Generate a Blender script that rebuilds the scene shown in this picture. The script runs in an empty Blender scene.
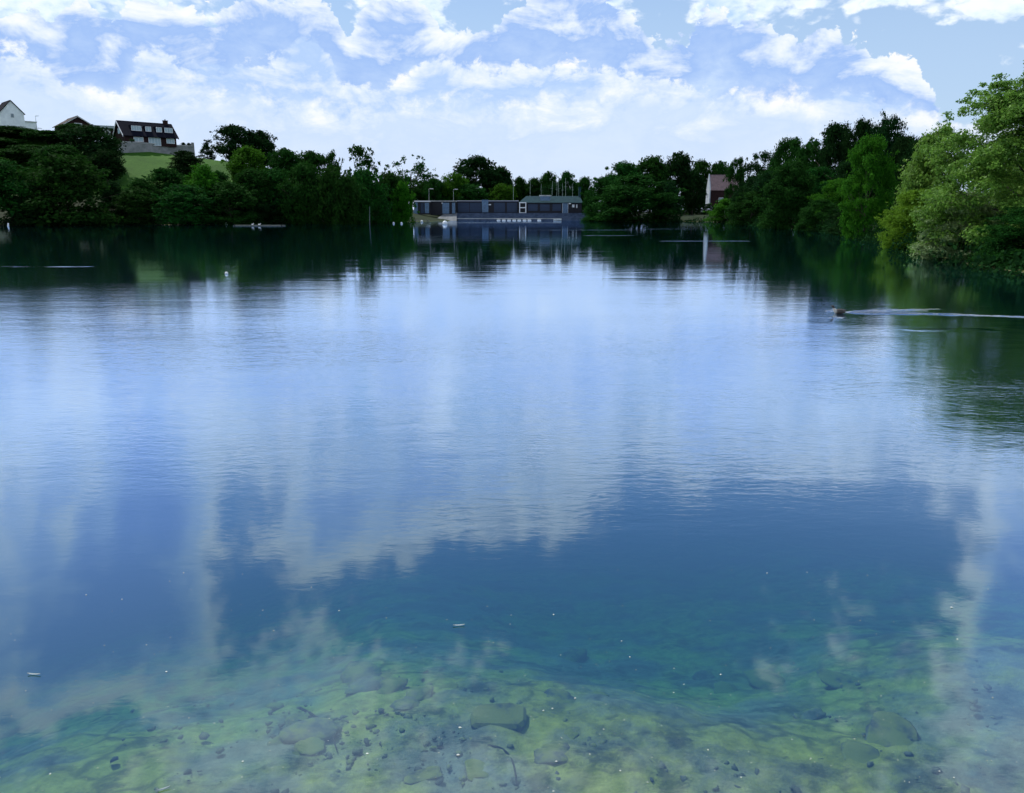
import bpy, bmesh, math, random
import numpy as np
from mathutils import Vector, Matrix, noise as mnoise
R = math.radians
random.seed(7)
rng = np.random.default_rng(7)
scene = bpy.context.scene
col = scene.collection

# ------------------------------------------------------------------ camera
W, H, F = 1024, 793, 780.0
CAMH, HORIZ = 2.2, 214.0
PITCH = math.atan((H / 2 - HORIZ) / F)
cd = bpy.data.cameras.new('camera')
cam = bpy.data.objects.new('camera', cd)
col.objects.link(cam)
cam.location = (0, 0, CAMH)
cam.rotation_euler = (math.pi / 2 - PITCH, 0, 0)
cd.sensor_width = 36
cd.lens = 36 * F / W
cd.clip_start, cd.clip_end = 0.05, 5000
scene.camera = cam

def ray(px, py):
    a, b = (px - W / 2) / F, -(py - H / 2) / F
    c, s = math.cos(PITCH), math.sin(PITCH)
    return Vector((a, c + b * s, -s + b * c))
def at(px, py, Y):                       # point seen at a pixel, Y metres ahead
    d = ray(px, py)
    return Vector((0, 0, CAMH)) + d * (Y / d.y)
def water_at(px, py):
    d = ray(px, py)
    return Vector((0, 0, CAMH)) + d * (CAMH / -d.z)
def mpp(Y):
    return Y * math.cos(PITCH) / F

# ------------------------------------------------------------------ object helpers
def tag(o, label=None, cat=None, group=None, kind=None):
    if label: o['label'] = label
    if cat: o['category'] = cat
    if group: o['group'] = group
    if kind: o['kind'] = kind
    return o
def empty(name, loc, rz=0):
    o = bpy.data.objects.new(name, None)
    col.objects.link(o)
    o.location, o.rotation_euler = loc, (0, 0, rz)
    o.empty_display_size = .2
    return o
def link(name, me, mat=None, parent=None, smooth=False):
    o = bpy.data.objects.new(name, me)
    col.objects.link(o)
    if mat: me.materials.append(mat)
    if parent: o.parent = parent
    if smooth:
        me.polygons.foreach_set('use_smooth', [True] * len(me.polygons))
    return o
def np_mesh(name, verts, faces):
    """faces: (n,k) int array"""
    me = bpy.data.meshes.new(name)
    verts = np.asarray(verts, np.float32); faces = np.asarray(faces, np.int32)
    n, k = faces.shape
    me.vertices.add(len(verts)); me.vertices.foreach_set('co', verts.ravel())
    me.loops.add(n * k); me.loops.foreach_set('vertex_index', faces.ravel())
    me.polygons.add(n)
    me.polygons.foreach_set('loop_start', np.arange(0, n * k, k, dtype=np.int32))
    me.update(calc_edges=True)
    me.validate()
    return me

class MB:
    """collects boxes, prisms and tubes into one mesh"""
    def __init__(s): s.v, s.f = [], []
    def box(s, x0, x1, y0, y1, z0, z1):
        n = len(s.v)
        s.v += [(x0,y0,z0),(x1,y0,z0),(x1,y1,z0),(x0,y1,z0),(x0,y0,z1),(x1,y0,z1),(x1,y1,z1),(x0,y1,z1)]
        s.f += [[n+i for i in q] for q in ((0,3,2,1),(4,5,6,7),(0,1,5,4),(1,2,6,5),(2,3,7,6),(3,0,4,7))]
        return s
    def prism(s, poly, axis, a0, a1):
        """poly: 2-D outline; axis 'x': outline is (y,z); 'y': (x,z); 'z': (x,y)"""
        n, k = len(s.v), len(poly)
        for a in (a0, a1):
            for p, q in poly:
                s.v.append({'x': (a, p, q), 'y': (p, a, q), 'z': (p, q, a)}[axis])
        s.f.append([n+i for i in range(k)][::-1]); s.f.append([n+k+i for i in range(k)])
        for i in range(k):
            j = (i+1) % k
            s.f.append([n+i, n+j, n+k+j, n+k+i])
        return s
    def slab(s, quad, th):
        """a 3-D quad thickened upward along its normal"""
        a, b, c, d = [Vector(q) for q in quad]
        nn = (b-a).cross(d-a).normalized() * th
        n = len(s.v)
        s.v += [tuple(p) for p in (a,b,c,d)] + [tuple(p+nn) for p in (a,b,c,d)]
        s.f += [[n+i for i in q] for q in ((0,3,2,1),(4,5,6,7),(0,1,5,4),(1,2,6,5),(2,3,7,6),(3,0,4,7))]
        return s
    def tube(s, pts, rad, k=6):
        pts = [Vector(p) for p in pts]
        if not isinstance(rad, (list, tuple)): rad = [rad]*len(pts)
        n0 = len(s.v)
        for i, p in enumerate(pts):
            d = (pts[min(i+1, len(pts)-1)] - pts[max(i-1, 0)]).normalized()
            u = d.orthogonal().normalized() if i == 0 else (u - d*u.dot(d)).normalized()
            w = d.cross(u)
            for j in range(k):
                t = 2*math.pi*j/k
                s.v.append(tuple(p + (u*math.cos(t) + w*math.sin(t))*rad[i]))
        for i in range(len(pts)-1):
            for j in range(k):
                a, b = n0+i*k+j, n0+i*k+(j+1) % k
                s.f.append([a, b, b+k, a+k])
        s.f.append([n0+j for j in range(k)][::-1])
        m = n0+(len(pts)-1)*k
        s.f.append([m+j for j in range(k)])
        return s
    def build(s, name, mat, parent=None, bevel=0, smooth=False):
        me = bpy.data.meshes.new(name)
        me.from_pydata(s.v, [], s.f); me.update()
        bm = bmesh.new(); bm.from_mesh(me)
        bmesh.ops.recalc_face_normals(bm, faces=bm.faces)
        if bevel: bmesh.ops.bevel(bm, geom=bm.edges[:], offset=bevel, segments=1, affect='EDGES')
        bm.to_mesh(me); bm.free()
        return link(name, me, mat, parent, smooth)

def copy_thing(root, name=None):
    c = root.copy(); col.objects.link(c)
    for ch in root.children:
        d = ch.copy(); d.parent = c; col.objects.link(d)
        for g in ch.children:
            e = g.copy(); e.parent = d; col.objects.link(e)
    return c

# ------------------------------------------------------------------ material helpers
class NT:
    def __init__(s, tree): s.t = tree; s.n = tree.nodes; s.l = tree.links
    def node(s, typ, **kw):
        nd = s.n.new(typ)
        ins = kw.pop('ins', {})
        for k, v in kw.items(): setattr(nd, k, v)
        for k, v in ins.items():
            if hasattr(v, 'is_linked') or isinstance(v, bpy.types.NodeSocket): s.l.new(v, nd.inputs[k])
            else: nd.inputs[k].default_value = v
        return nd
    def math(s, op, a, b=None, c=None, clamp=False):
        ins = {0: a}
        if b is not None: ins[1] = b
        if c is not None: ins[2] = c
        return s.node('ShaderNodeMath', operation=op, use_clamp=clamp, ins=ins).outputs[0]
    def vmath(s, op, a, b=None, c=None):
        ins = {0: a}
        if b is not None: ins[1] = b
        if c is not None: ins[2] = c
        return s.node('ShaderNodeVectorMath', operation=op, ins=ins)
    def noise(s, vec, scale, detail=4, rough=.55, dist=0, dim='3D'):
        return s.node('ShaderNodeTexNoise', noise_dimensions=dim, ins={'Vector': vec, 'Scale': scale, 'Detail': detail, 'Roughness': rough, 'Distortion': dist})
    def ramp(s, fac, stops, interp='LINEAR'):
        nd = s.node('ShaderNodeValToRGB', ins={0: fac})
        cr = nd.color_ramp; cr.interpolation = interp
        while len(cr.elements) < len(stops): cr.elements.new(.5)
        for e, (p, c) in zip(cr.elements, stops):
            e.position = p; e.color = (*c, 1) if len(c) == 3 else c
        return nd.outputs[0]
    def mapr(s, v, a, b, c=0., d=1., smooth=True):
        return s.node('ShaderNodeMapRange', interpolation_type='SMOOTHSTEP' if smooth else 'LINEAR', clamp=True,
                      ins={'Value': v, 'From Min': a, 'From Max': b, 'To Min': c, 'To Max': d}).outputs[0]
    def mix(s, fac, a, b):
        nd = s.node('ShaderNodeMix', data_type='RGBA')
        for k, v in ((0, fac), (6, a), (7, b)):
            if isinstance(v, bpy.types.NodeSocket): s.l.new(v, nd.inputs[k])
            elif k == 0: nd.inputs[0].default_value = v
            else: nd.inputs[k].default_value = (*v, 1)
        return nd.outputs[2]

def new_mat(name):
    m = bpy.data.materials.new(name); m.use_nodes = True
    nt = NT(m.node_tree); m.node_tree.nodes.clear()
    out = nt.node('ShaderNodeOutputMaterial')
    return m, nt, out

def surf(name, c1, c2=None, scale=1.5, rough=.7, spec=.3, bump=.0, bscale=8, stretch=(1,1,1), metal=0):
    """worn painted / masonry surface: two tones mixed by noise, with a little relief"""
    m, nt, out = new_mat(name)
    tc = nt.node('ShaderNodeTexCoord').outputs['Object']
    v = nt.vmath('MULTIPLY', tc, stretch).outputs[0]
    c2 = c2 or tuple(x*.7 for x in c1)
    f = nt.mapr(nt.noise(v, scale, 6, .6).outputs[0], .35, .68)
    c = nt.mix(f, c1, c2)
    b = nt.node('ShaderNodeBsdfPrincipled', ins={'Base Color': c, 'Roughness': rough, 'Specular IOR Level': spec, 'Metallic': metal})
    if bump:
        n = nt.noise(v, bscale, 4).outputs[0]
        bp = nt.node('ShaderNodeBump', ins={'Height': n, 'Strength': .6, 'Distance': bump})
        nt.l.new(bp.outputs[0], b.inputs['Normal'])
    nt.l.new(b.outputs[0], out.inputs[0])
    return m

def tiled(name, c1, c2, sx, sy, rough=.75, mortar=None, ms=.03):
    """brick / roof-tile courses"""
    m, nt, out = new_mat(name)
    tc = nt.node('ShaderNodeTexCoord').outputs['Object']
    sep = nt.node('ShaderNodeSeparateXYZ', ins={0: tc})
    xy = nt.math('ADD', sep.outputs[0], sep.outputs[1])
    v = nt.node('ShaderNodeCombineXYZ', ins={0: xy, 1: sep.outputs[2]}).outputs[0]
    br = nt.node('ShaderNodeTexBrick', ins={'Vector': v, 'Scale': 1., 'Brick Width': sx, 'Row Height': sy, 'Mortar Size': ms*sy,
        'Color1': (*c1, 1), 'Color2': (*c2, 1), 'Mortar': (*(mortar or tuple(x*.5 for x in c1)), 1)})
    n = nt.noise(tc, 1.2, 4).outputs[0]
    c = nt.mix(nt.mapr(n, .3, .7, 0, .5), br.outputs[0], tuple(x*.6 for x in c2))
    b = nt.node('ShaderNodeBsdfPrincipled', ins={'Base Color': c, 'Roughness': rough, 'Specular IOR Level': .04})
    nt.l.new(b.outputs[0], out.inputs[0])
    return m

def leaf_mat(name, dark, light, trans=.35, rough=.5, spec=.3):
    m, nt, out = new_mat(name)
    oi = nt.node('ShaderNodeObjectInfo').outputs['Random']
    ri = nt.node('ShaderNodeNewGeometry').outputs['Random Per Island']
    tc = nt.node('ShaderNodeTexCoord').outputs['Object']
    n = nt.noise(tc, .55, 3).outputs[0]
    f = nt.math('ADD', nt.math('MULTIPLY', ri, .55), nt.math('MULTIPLY', nt.mapr(n, .3, .7), .45))
    c = nt.mix(f, dark, light)
    hsv = nt.node('ShaderNodeHueSaturation', ins={'Color': c,
        'Hue': nt.math('MULTIPLY_ADD', oi, .03, .485), 'Value': nt.math('MULTIPLY_ADD', oi, .4, .8), 'Saturation': 1.05})
    c = hsv.outputs[0]
    p = nt.node('ShaderNodeBsdfPrincipled', ins={'Base Color': c, 'Roughness': rough, 'Specular IOR Level': spec})
    t = nt.node('ShaderNodeBsdfTranslucent', ins={'Color': nt.mix(.5, c, light)})
    mx = nt.node('ShaderNodeMixShader', ins={0: trans, 1: p.outputs[0], 2: t.outputs[0]})
    nt.l.new(mx.outputs[0], out.inputs[0])
    return m

# ------------------------------------------------------------------ light: sun and sky
SUN_AZ, SUN_EL = R(-38), R(50)           # ahead and to the left, high: the far bank is seen against the light
sd = Vector((math.sin(SUN_AZ)*math.cos(SUN_EL), math.cos(SUN_AZ)*math.cos(SUN_EL), math.sin(SUN_EL)))
sl = bpy.data.lights.new('sun', 'SUN'); sl.energy = 4.6; sl.angle = R(.5); sl.color = (1, .95, .86)
so = bpy.data.objects.new('sun', sl); col.objects.link(so)
so.rotation_euler = (-sd).to_track_quat('-Z', 'Y').to_euler()

world = bpy.data.worlds.new('World'); scene.world = world; world.use_nodes = True
world.node_tree.nodes.clear()

def sky_dir(px, py):
    """azimuth / elevation in degrees of a picture position; below the horizon: of the sky mirrored there"""
    d = ray(px, py).normalized()
    return math.degrees(math.atan2(d.x, d.y)), math.degrees(math.asin(abs(d.z)))
DPP = math.degrees(1/F)
# (px, py, rx, ry, amount): cloud banks (+) and gaps of blue (-)
CLOUDS = [
    (985,10,70,17,1.0),(880,2,60,9,.4),(905,46,110,34,-1.3),(960,90,60,30,-.6),(480,14,30,18,-1.2),(104,8,14,20,-.6),(655,30,24,16,-.7),
    # the sky above the frame, seen mirrored in the near water
    (150,540,75,130,1.1),(70,660,80,60,1.3),(290,690,120,40,.6),(330,530,60,48,.8),(480,498,90,28,.5),(30,450,60,120,.4),(70,330,45,90,.5),(430,300,130,60,.5),(600,330,60,90,.4),(700,450,150,40,.7),(400,500,70,70,.6),
    (240,540,36,80,-.6),(95,440,26,70,-.5),(345,420,40,90,-.4),(640,440,26,90,-.45),(470,592,165,40,-1.3),(810,528,150,42,-1.4),(80,745,80,40,-1.2),(690,612,120,46,-.75),
    (1014,640,36,84,1.9),(985,540,26,60,.5),(900,640,40,50,-.5),(420,790,200,26,.6),(800,740,200,60,-.4),(560,700,180,46,-.6),(250,610,30,40,-.5),
]
def cloud_group():
    g = bpy.data.node_groups.new('cloud density', 'ShaderNodeTree')
    g.interface.new_socket('P', in_out='INPUT', socket_type='NodeSocketVector')
    g.interface.new_socket('Density', in_out='OUTPUT', socket_type='NodeSocketFloat')
    nt = NT(g)
    gi, go = nt.node('NodeGroupInput'), nt.node('NodeGroupOutput')
    P = gi.outputs[0]
    # billowing edges: warp the position before the banks are laid down
    Q = nt.vmath('MULTIPLY', P, (1, 1.7, 1)).outputs[0]
    w1 = nt.noise(Q, .42, 4, .55, dim='2D').outputs['Color']
    w = nt.vmath('MULTIPLY', nt.vmath('SUBTRACT', w1, (.5,.5,.5)).outputs[0], (3.6, 2.2, 0)).outputs[0]
    P2 = nt.vmath('ADD', P, w).outputs[0]
    acc = None
    for px, py, rx, ry, a in CLOUDS:
        az, el = sky_dir(px, py)
        sx, sy = 1/(rx*DPP), 1/(ry*DPP)
        d = nt.vmath('MULTIPLY_ADD', P2, (sx, sy, 0), (-az*sx, -el*sy, 0)).outputs[0]
        l2 = nt.vmath('DOT_PRODUCT', d, d).outputs['Value']
        e = nt.math('POWER', .3679, l2)
        acc = nt.math('MULTIPLY', e, a) if acc is None else nt.math('MULTIPLY_ADD', e, a, acc)
    big = nt.noise(Q, .16, 2, .5, dim='2D').outputs[0]
    fine = nt.noise(Q, .42, 7, .56, .2, dim='2D').outputs[0]
    dn = nt.math('MULTIPLY_ADD', nt.math('SUBTRACT', big, .5), 1.3, acc)
    dn = nt.math('MULTIPLY_ADD', nt.math('SUBTRACT', fine, .5), 1.7, dn)
    vo = nt.node('ShaderNodeTexVoronoi', voronoi_dimensions='2D', ins={'Vector': nt.vmath('ADD', Q, w).outputs[0], 'Scale': .75}).outputs['Distance']
    dn = nt.math('MULTIPLY_ADD', nt.math('SUBTRACT', .45, vo), .7, dn)
    nt.l.new(dn, go.inputs[0])
    return g
# top edges of the cloud ranges (picture column, row), back to front
RANGES = [
 ([(-40,6),(0,8),(20,0),(35,4),(43,10),(49,20),(56,12),(64,-2),(84,-3),(97,12),(104,21),(112,18),(124,8),(140,2),(165,4),(185,14),(215,10),(240,-6),(300,-6),(326,2),(336,12),(342,30),(347,37),(352,33),(357,22),(363,13),(370,2),(392,-2),
   (423,6),(436,22),(450,36),(473,30),(497,33),(505,18),(512,5),(530,-6),(600,-10),(630,8),(640,22),(652,38),(664,40),(676,36),(690,30),(700,12),(720,13),(735,25),(745,20),(765,22),(778,37),(793,38),(801,43),(809,34),(820,27),(835,25),
   (848,34),(865,40),(872,56),(890,62),(912,63),(925,78),(935,95),(945,125),(1024,140)], .14, .85, (.36,.54,.92), (.56,.72,.98), .30, .66),
 ([(-40,50),(0,45),(30,52),(45,62),(60,80),(90,95),(120,93),(135,60),(150,44),(165,50),(178,62),(200,60),(225,64),(250,60),(275,58),(290,48),(305,38),(318,40),(326,55),(340,76),(380,84),(405,82),(423,60),(440,57),(470,65),(505,66),(525,62),
   (560,68),(575,62),(600,62),(615,64),(640,72),(690,86),(750,95),(800,100),(860,92),(900,96),(945,120),(1024,135)], .4, .95, (.46,.64,.96), (.62,.77,1.), .32, .62),
 ([(-40,76),(0,72),(60,80),(120,97),(180,84),(240,90),(300,100),(360,104),(420,98),(500,100),(560,92),(620,88),(680,92),(720,97),(780,88),(830,102),(900,104),(960,126),(1024,126)], .9, 1.0, (.62,.76,.99), (.70,.82,1.), .3, .6),
]
def build_sky():
    nt = NT(world.node_tree)
    out = nt.node('ShaderNodeOutputWorld')
    sky = nt.node('ShaderNodeTexSky', sky_type='NISHITA', sun_disc=False, sun_elevation=SUN_EL, sun_rotation=SUN_AZ % (2*math.pi))
    sky.air_density, sky.dust_density, sky.ozone_density = 1.4, .2, 1.6
    hs = nt.node('ShaderNodeHueSaturation', ins={'Saturation': 1.5, 'Hue': .52, 'Color': sky.outputs[0]})
    bg1 = nt.node('ShaderNodeBackground', ins={0: hs.outputs[0], 1: .105})
    d = nt.node('ShaderNodeTexCoord').outputs['Generated']
    s = nt.node('ShaderNodeSeparateXYZ', ins={0: d})
    az = nt.math('MULTIPLY', nt.math('ARCTAN2', s.outputs[0], s.outputs[1]), 57.2958)
    el = nt.math('MULTIPLY', nt.math('ARCSINE', s.outputs[2]), 57.2958)
    P = nt.node('ShaderNodeCombineXYZ', ins={0: az, 1: el}).outputs[0]
    g = cloud_group()
    def dens(off):
        n = nt.node('ShaderNodeGroup', node_tree=g)
        nt.l.new(nt.vmath('ADD', P, off).outputs[0], n.inputs[0])
        return n.outputs[0]
    d0 = dens((0,0,0)); d1 = dens((-.5,1.25,0))
    cover = nt.mapr(d0, -.28, .36)
    thick = nt.math('ADD', nt.math('MULTIPLY', d0, .38), nt.math('MULTIPLY', d1, .62))
    c = nt.ramp(nt.mapr(thick, -.05, 1.4), [(0, (.86,.93,1.0)), (.22, (.70,.83,1.0)), (.55, (.46,.64,.98)), (1, (.30,.46,.90))])
    bg2 = nt.node('ShaderNodeBackground', ins={0: c, 1: 1.15})
    # thin pale veil towards the horizon
    veil = nt.mapr(el, 7.0, 24.0, .82, .28)
    bgv = nt.node('ShaderNodeBackground', ins={0: (.52,.71,1.0,1), 1: .96})
    m0 = nt.node('ShaderNodeMixShader', ins={0: veil, 1: bg1.outputs[0], 2: bgv.outputs[0]})
    m1 = nt.node('ShaderNodeMixShader', ins={0: cover, 1: m0.outputs[0], 2: bg2.outputs[0]})
    # heaped clouds low over the far bank: three ranges one behind the other, each with a
    # bright billowing top edge, a blue-grey body and a pale foot
    def billow(off):
        Q = nt.vmath('MULTIPLY_ADD', P, (1, 1.3, 1), off).outputs[0]
        wv = nt.vmath('MULTIPLY', nt.vmath('SUBTRACT', nt.noise(Q, .9, 4, .6, dim='2D').outputs['Color'], (.5,.5,.5)).outputs[0], (1.6,1.6,0)).outputs[0]
        Qw = nt.vmath('ADD', Q, wv).outputs[0]
        vo = lambda sc: nt.math('SUBTRACT', .42, nt.node('ShaderNodeTexVoronoi', voronoi_dimensions='2D', ins={'Vector': Qw, 'Scale': sc}).outputs['Distance'])
        nf = nt.math('SUBTRACT', nt.noise(Q, .55, 8, .6, .2, dim='2D').outputs[0], .5)
        b = nt.math('MULTIPLY_ADD', vo(.42), 1.1, nt.math('MULTIPLY', vo(1.2), .65))
        b = nt.math('MULTIPLY_ADD', vo(2.9), .26, b)
        b = nt.math('MULTIPLY_ADD', nf, 2.6, b)
        ns = nt.math('SUBTRACT', nt.noise(nt.vmath('MULTIPLY', Q, (.6, 1, 1)).outputs[0], .30, 5, .6, .3, dim='2D').outputs[0], .5)
        return b, ns
    azn = nt.mapr(az, -45, 45, 0, 1, smooth=False)
    prev = m1
    for k, (pts, soft, amp, body, foot, d0_, d1_) in enumerate(RANGES):
        bil, ns = billow((17.3*k, 5.1*k, 0))
        fc = nt.node('ShaderNodeFloatCurve', ins={'Value': azn})
        cu = fc.mapping.curves[0]
        q = [(lambda a, e: ((a+45)/90, e/30))(*sky_dir(x, y)) for x, y in pts]
        q = [(0, q[0][1])]+q+[(1, q[-1][1])]
        cu.points[0].location = q[0]; cu.points[1].location = q[-1]
        for a in q[1:-1]: cu.points.new(*a)
        for pnt in cu.points: pnt.handle_type = 'VECTOR'
        fc.mapping.use_clip = False; fc.mapping.update()
        T = nt.math('MULTIPLY', fc.outputs[0], 30)
        depth = nt.math('MULTIPLY_ADD', bil, amp, nt.math('SUBTRACT', T, el))
        cov = nt.mapr(depth, -.5*soft, 1.3*soft)
        lit = nt.math('MULTIPLY_ADD', bil, -1.6*amp, nt.math('MULTIPLY_ADD', ns, 9.5, nt.math('MULTIPLY_ADD', depth, .85, .1)))
        lit = nt.mapr(lit, -1.7, 6.0, 0, 1, smooth=False)
        cc = nt.ramp(lit, [(0, (1.,1.,1.)), (.14, (.90,.95,1.)), (.25, (.76,.86,1.)), (d0_+.16, body), (d1_+.08, tuple(.5*(a+b) for a, b in zip(body, foot))), (.90, foot)])
        b = nt.node('ShaderNodeBackground', ins={0: cc, 1: 1.04})
        prev = nt.node('ShaderNodeMixShader', ins={0: cov, 1: prev.outputs[0], 2: b.outputs[0]})
    hz = nt.mapr(el, -1, 7.5, .7, 0)
    hb = nt.node('ShaderNodeBackground', ins={0: (.64,.77,1.0,1), 1: .96})
    m1 = nt.node('ShaderNodeMixShader', ins={0: hz, 1: prev.outputs[0], 2: hb.outputs[0]})
    nt.l.new(m1.outputs[0], out.inputs[0])
build_sky()
world.cycles.sampling_method = 'NONE'

# ------------------------------------------------------------------ shore line and ground
def wpt(px, py): p = water_at(px, py); return (p.x, p.y)
SHORE = [wpt(-90,225.5), wpt(60,225.6), wpt(130,225), wpt(200,224.8), wpt(250,224.2), wpt(330,223), wpt(385,221.7), wpt(428,221.4), wpt(460,220.6), wpt(520,220.5), wpt(585,220.6),
         wpt(610,221.6), wpt(665,221.8), wpt(682,221.5), wpt(735,222.6), wpt(765,227), wpt(820,231), wpt(862,237), wpt(905,247), wpt(935,258), wpt(985,268), wpt(1060,280), wpt(1150,300),
         (30,19), (22,8), (12,2.2), (4,1.35), (-3,1.0), (-10,.6), (-40,-4), (-110,0), (-150,60)]
SH = np.array(SHORE)
def shore_dist(X, Y):
    """metres to the water's edge, positive on land"""
    X, Y = np.asarray(X, float), np.asarray(Y, float)
    best = np.full(X.shape, 1e9); inside = np.zeros(X.shape, bool)
    n = len(SH)
    for i in range(n):
        ax, ay = SH[i]; bx, by = SH[(i+1) % n]
        dx, dy = bx-ax, by-ay
        t = np.clip(((X-ax)*dx+(Y-ay)*dy)/(dx*dx+dy*dy), 0, 1)
        best = np.minimum(best, np.hypot(X-ax-t*dx, Y-ay-t*dy))
        c = ((ay > Y) != (by > Y)) & (X < (bx-ax)*(Y-ay)/(by-ay+1e-12)+ax)
        inside ^= c
    return np.where(inside, -best, best)
def sst(t): t = np.clip(t, 0, 1); return t*t*(3-2*t)
HILL_U = np.array([-500,-60,0,60,112,150,200,240,275,330,390,440,2000], float)
HILL_ROW = np.array([120,124,127,129,145,149,155,160,172,186,205,213,213], float)
HILL_D = 222.
HILL_H = np.array([max(0., at(512, r, HILL_D).z) for r in HILL_ROW])
def ground_z(X, Y):
    X, Y = np.asarray(X, float), np.asarray(Y, float)
    d = shore_dist(X, Y)
    land = .6*sst(d/5) + .012*np.clip(d-5, 0, 150)
    u = 512 + F*X/np.maximum(Y, 20)/math.cos(PITCH)
    hh = np.interp(u, HILL_U, HILL_H)
    hill = np.maximum(hh-1.7, 0)*np.clip((d-4)/np.maximum(12, 218-(Y-d)), 0, 1)*(Y > 60)
    right = 4.5*sst((d-8)/40)*sst((X-10)/40)*sst((230-Y)/60)
    bumps = .25*np.sin(X*.21+1)*np.sin(Y*.17)*sst((d-3)/10)
    up = land + hill*(d > 6) + right + bumps
    # lake bed: a shallow stony shelf by the camera that drops away quickly, sooner on the left
    di = -d
    de = di + np.clip(-(X+.9), 0, 6)*.55
    wob = .7*np.sin(X*1.1+.6)+.45*np.sin(X*2.3+Y*.9+1.)
    near = -(.11+.075*de + .25*sst((de-1.6+.5*wob)/2.5)*np.clip(de-1.6+.5*wob, 0, 30)*.9)
    far = -.42*di
    bed = np.where(Y < 14, near, np.minimum(near, far))
    bed = np.maximum(bed, -5.0)
    return np.where(d > 0, up, np.where(Y < 14, bed*sst(di/.5), np.maximum(-.5*di, -5.0)))
def gz(x, y): return float(ground_z(np.array([x]), np.array([y]))[0])

def grade(lo, fine0, fine1, hi, step, grow):
    a = list(np.arange(fine0, fine1+1e-6, step))
    s, v = step, a[-1]
    while v < hi: s *= grow; v += s; a.append(v)
    s, v, b = step, a[0], []
    while v > lo: s *= grow; v -= s; b.append(v)
    return np.array(b[::-1]+a)
gx = grade(-1500, -5.5, 5.5, 1500, .055, 1.055)
gy = grade(-120, 1.0, 9.5, 2600, .05, 1.05)
GX, GY = np.meshgrid(gx, gy)
GZ = ground_z(GX, GY)
near = (np.abs(GX) < 8) & (GY < 12) & (GY > .4)
idx = np.argwhere(near)
for i, j in idx:                           # rubble and silt humps on the shelf
    x, y = GX[i, j], GY[i, j]
    v = mnoise.voronoi(Vector((x*2.6, y*2.6, .3)))[0]
    st = max(0., .42-v[0])**.7
    f = mnoise.fractal(Vector((x*5, y*5, 2.)), 1., 2., 4)
    g = mnoise.noise(Vector((x*.7, y*.7, 5.)))
    m = max(0., min(1., .55+g*1.6))
    GZ[i, j] += (.05*st*m + .03*f + .05*g) * min(1, max(0, -GZ[i, j])/.12)
nx, ny = len(gx), len(gy)
I = np.arange(nx*ny).reshape(ny, nx)
faces = np.stack([I[:-1,:-1], I[:-1,1:], I[1:,1:], I[1:,:-1]], -1).reshape(-1, 4)
gme = np_mesh('ground', np.stack([GX, GY, GZ], -1).reshape(-1, 3), faces)

def ground_mat():
    m, nt, out = new_mat('ground')
    geo = nt.node('ShaderNodeNewGeometry')
    pos = geo.outputs['Position']
    s = nt.node('ShaderNodeSeparateXYZ', ins={0: pos})
    # grass
    n1 = nt.noise(pos, .06, 5, .6).outputs[0]; n2 = nt.noise(pos, 1.3, 5, .7).outputs[0]
    gf = nt.math('ADD', nt.math('MULTIPLY', nt.mapr(n1, .3, .7), .6), nt.math('MULTIPLY', nt.mapr(n2, .25, .75), .4))
    grass = nt.ramp(gf, [(0, (.011,.048,.003)), (.45, (.022,.080,.004)), (.8, (.036,.105,.007)), (1, (.055,.10,.013))])
    # bed: grey-blue silt, dark stones, yellow-green algae
    b1 = nt.noise(pos, 2.2, 9, .64, 0).outputs[0]
    b2 = nt.noise(pos, .95, 7, .62, 0).outputs[0]
    b3 = nt.noise(pos, 11, 5, .7).outputs[0]
    vor = nt.node('ShaderNodeTexVoronoi', feature='DISTANCE_TO_EDGE', ins={'Vector': nt.vmath('ADD', pos, nt.vmath('MULTIPLY', nt.noise(pos, 3, 3).outputs['Color'], (.35,.35,0)).outputs[0]).outputs[0], 'Scale': 3.1}).outputs['Distance']
    silt = nt.ramp(nt.math('MULTIPLY_ADD', nt.math('SUBTRACT', b3, .5), .6, b1), [(.2, (.045,.055,.05)), (.45, (.15,.165,.13)), (.75, (.30,.31,.24))])
    algae = nt.ramp(b3, [(.25, (.16,.17,.025)), (.7, (.42,.43,.09))])
    bed = nt.mix(nt.mapr(nt.math('MULTIPLY_ADD', nt.math('SUBTRACT', b1, .5), .6, b2),   .39, .60, 0, .9), silt, algae)
    dark = nt.math('MULTIPLY', nt.mapr(vor, .0, .12, 1, 0), nt.mapr(nt.noise(pos, .9, 3).outputs[0], .46, .62, 0, .55))
    dark = nt.math('MAXIMUM', dark, nt.mapr(nt.noise(pos, 3.4, 7, .7, 0).outputs[0], .52, .64, 0, .65))
    bed = nt.mix(dark, bed, (.022,.028,.026))
    floor = nt.mix(nt.mapr(n2, .3, .7), (.009,.014,.006), (.018,.034,.009))      # leaf litter and undergrowth low on the banks, woodland shade put into the colour
    grass = nt.mix(nt.mapr(nt.math('MULTIPLY_ADD', n1, 2., s.outputs[2]), 5.5, 9.), floor, grass)
    c = nt.mix(nt.mapr(s.outputs[2], -.02, .06), bed, grass)
    bp = nt.node('ShaderNodeBump', ins={'Height': nt.noise(pos, 9, 6, .65).outputs[0], 'Strength': .7, 'Distance': .05})
    b = nt.node('ShaderNodeBsdfPrincipled', ins={'Base Color': c, 'Roughness': .9, 'Specular IOR Level': .1, 'Normal': bp.outputs[0]})
    nt.l.new(b.outputs[0], out.inputs[0])
    return m
tag(link('ground', gme, ground_mat(), smooth=True), kind='structure')

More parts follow.
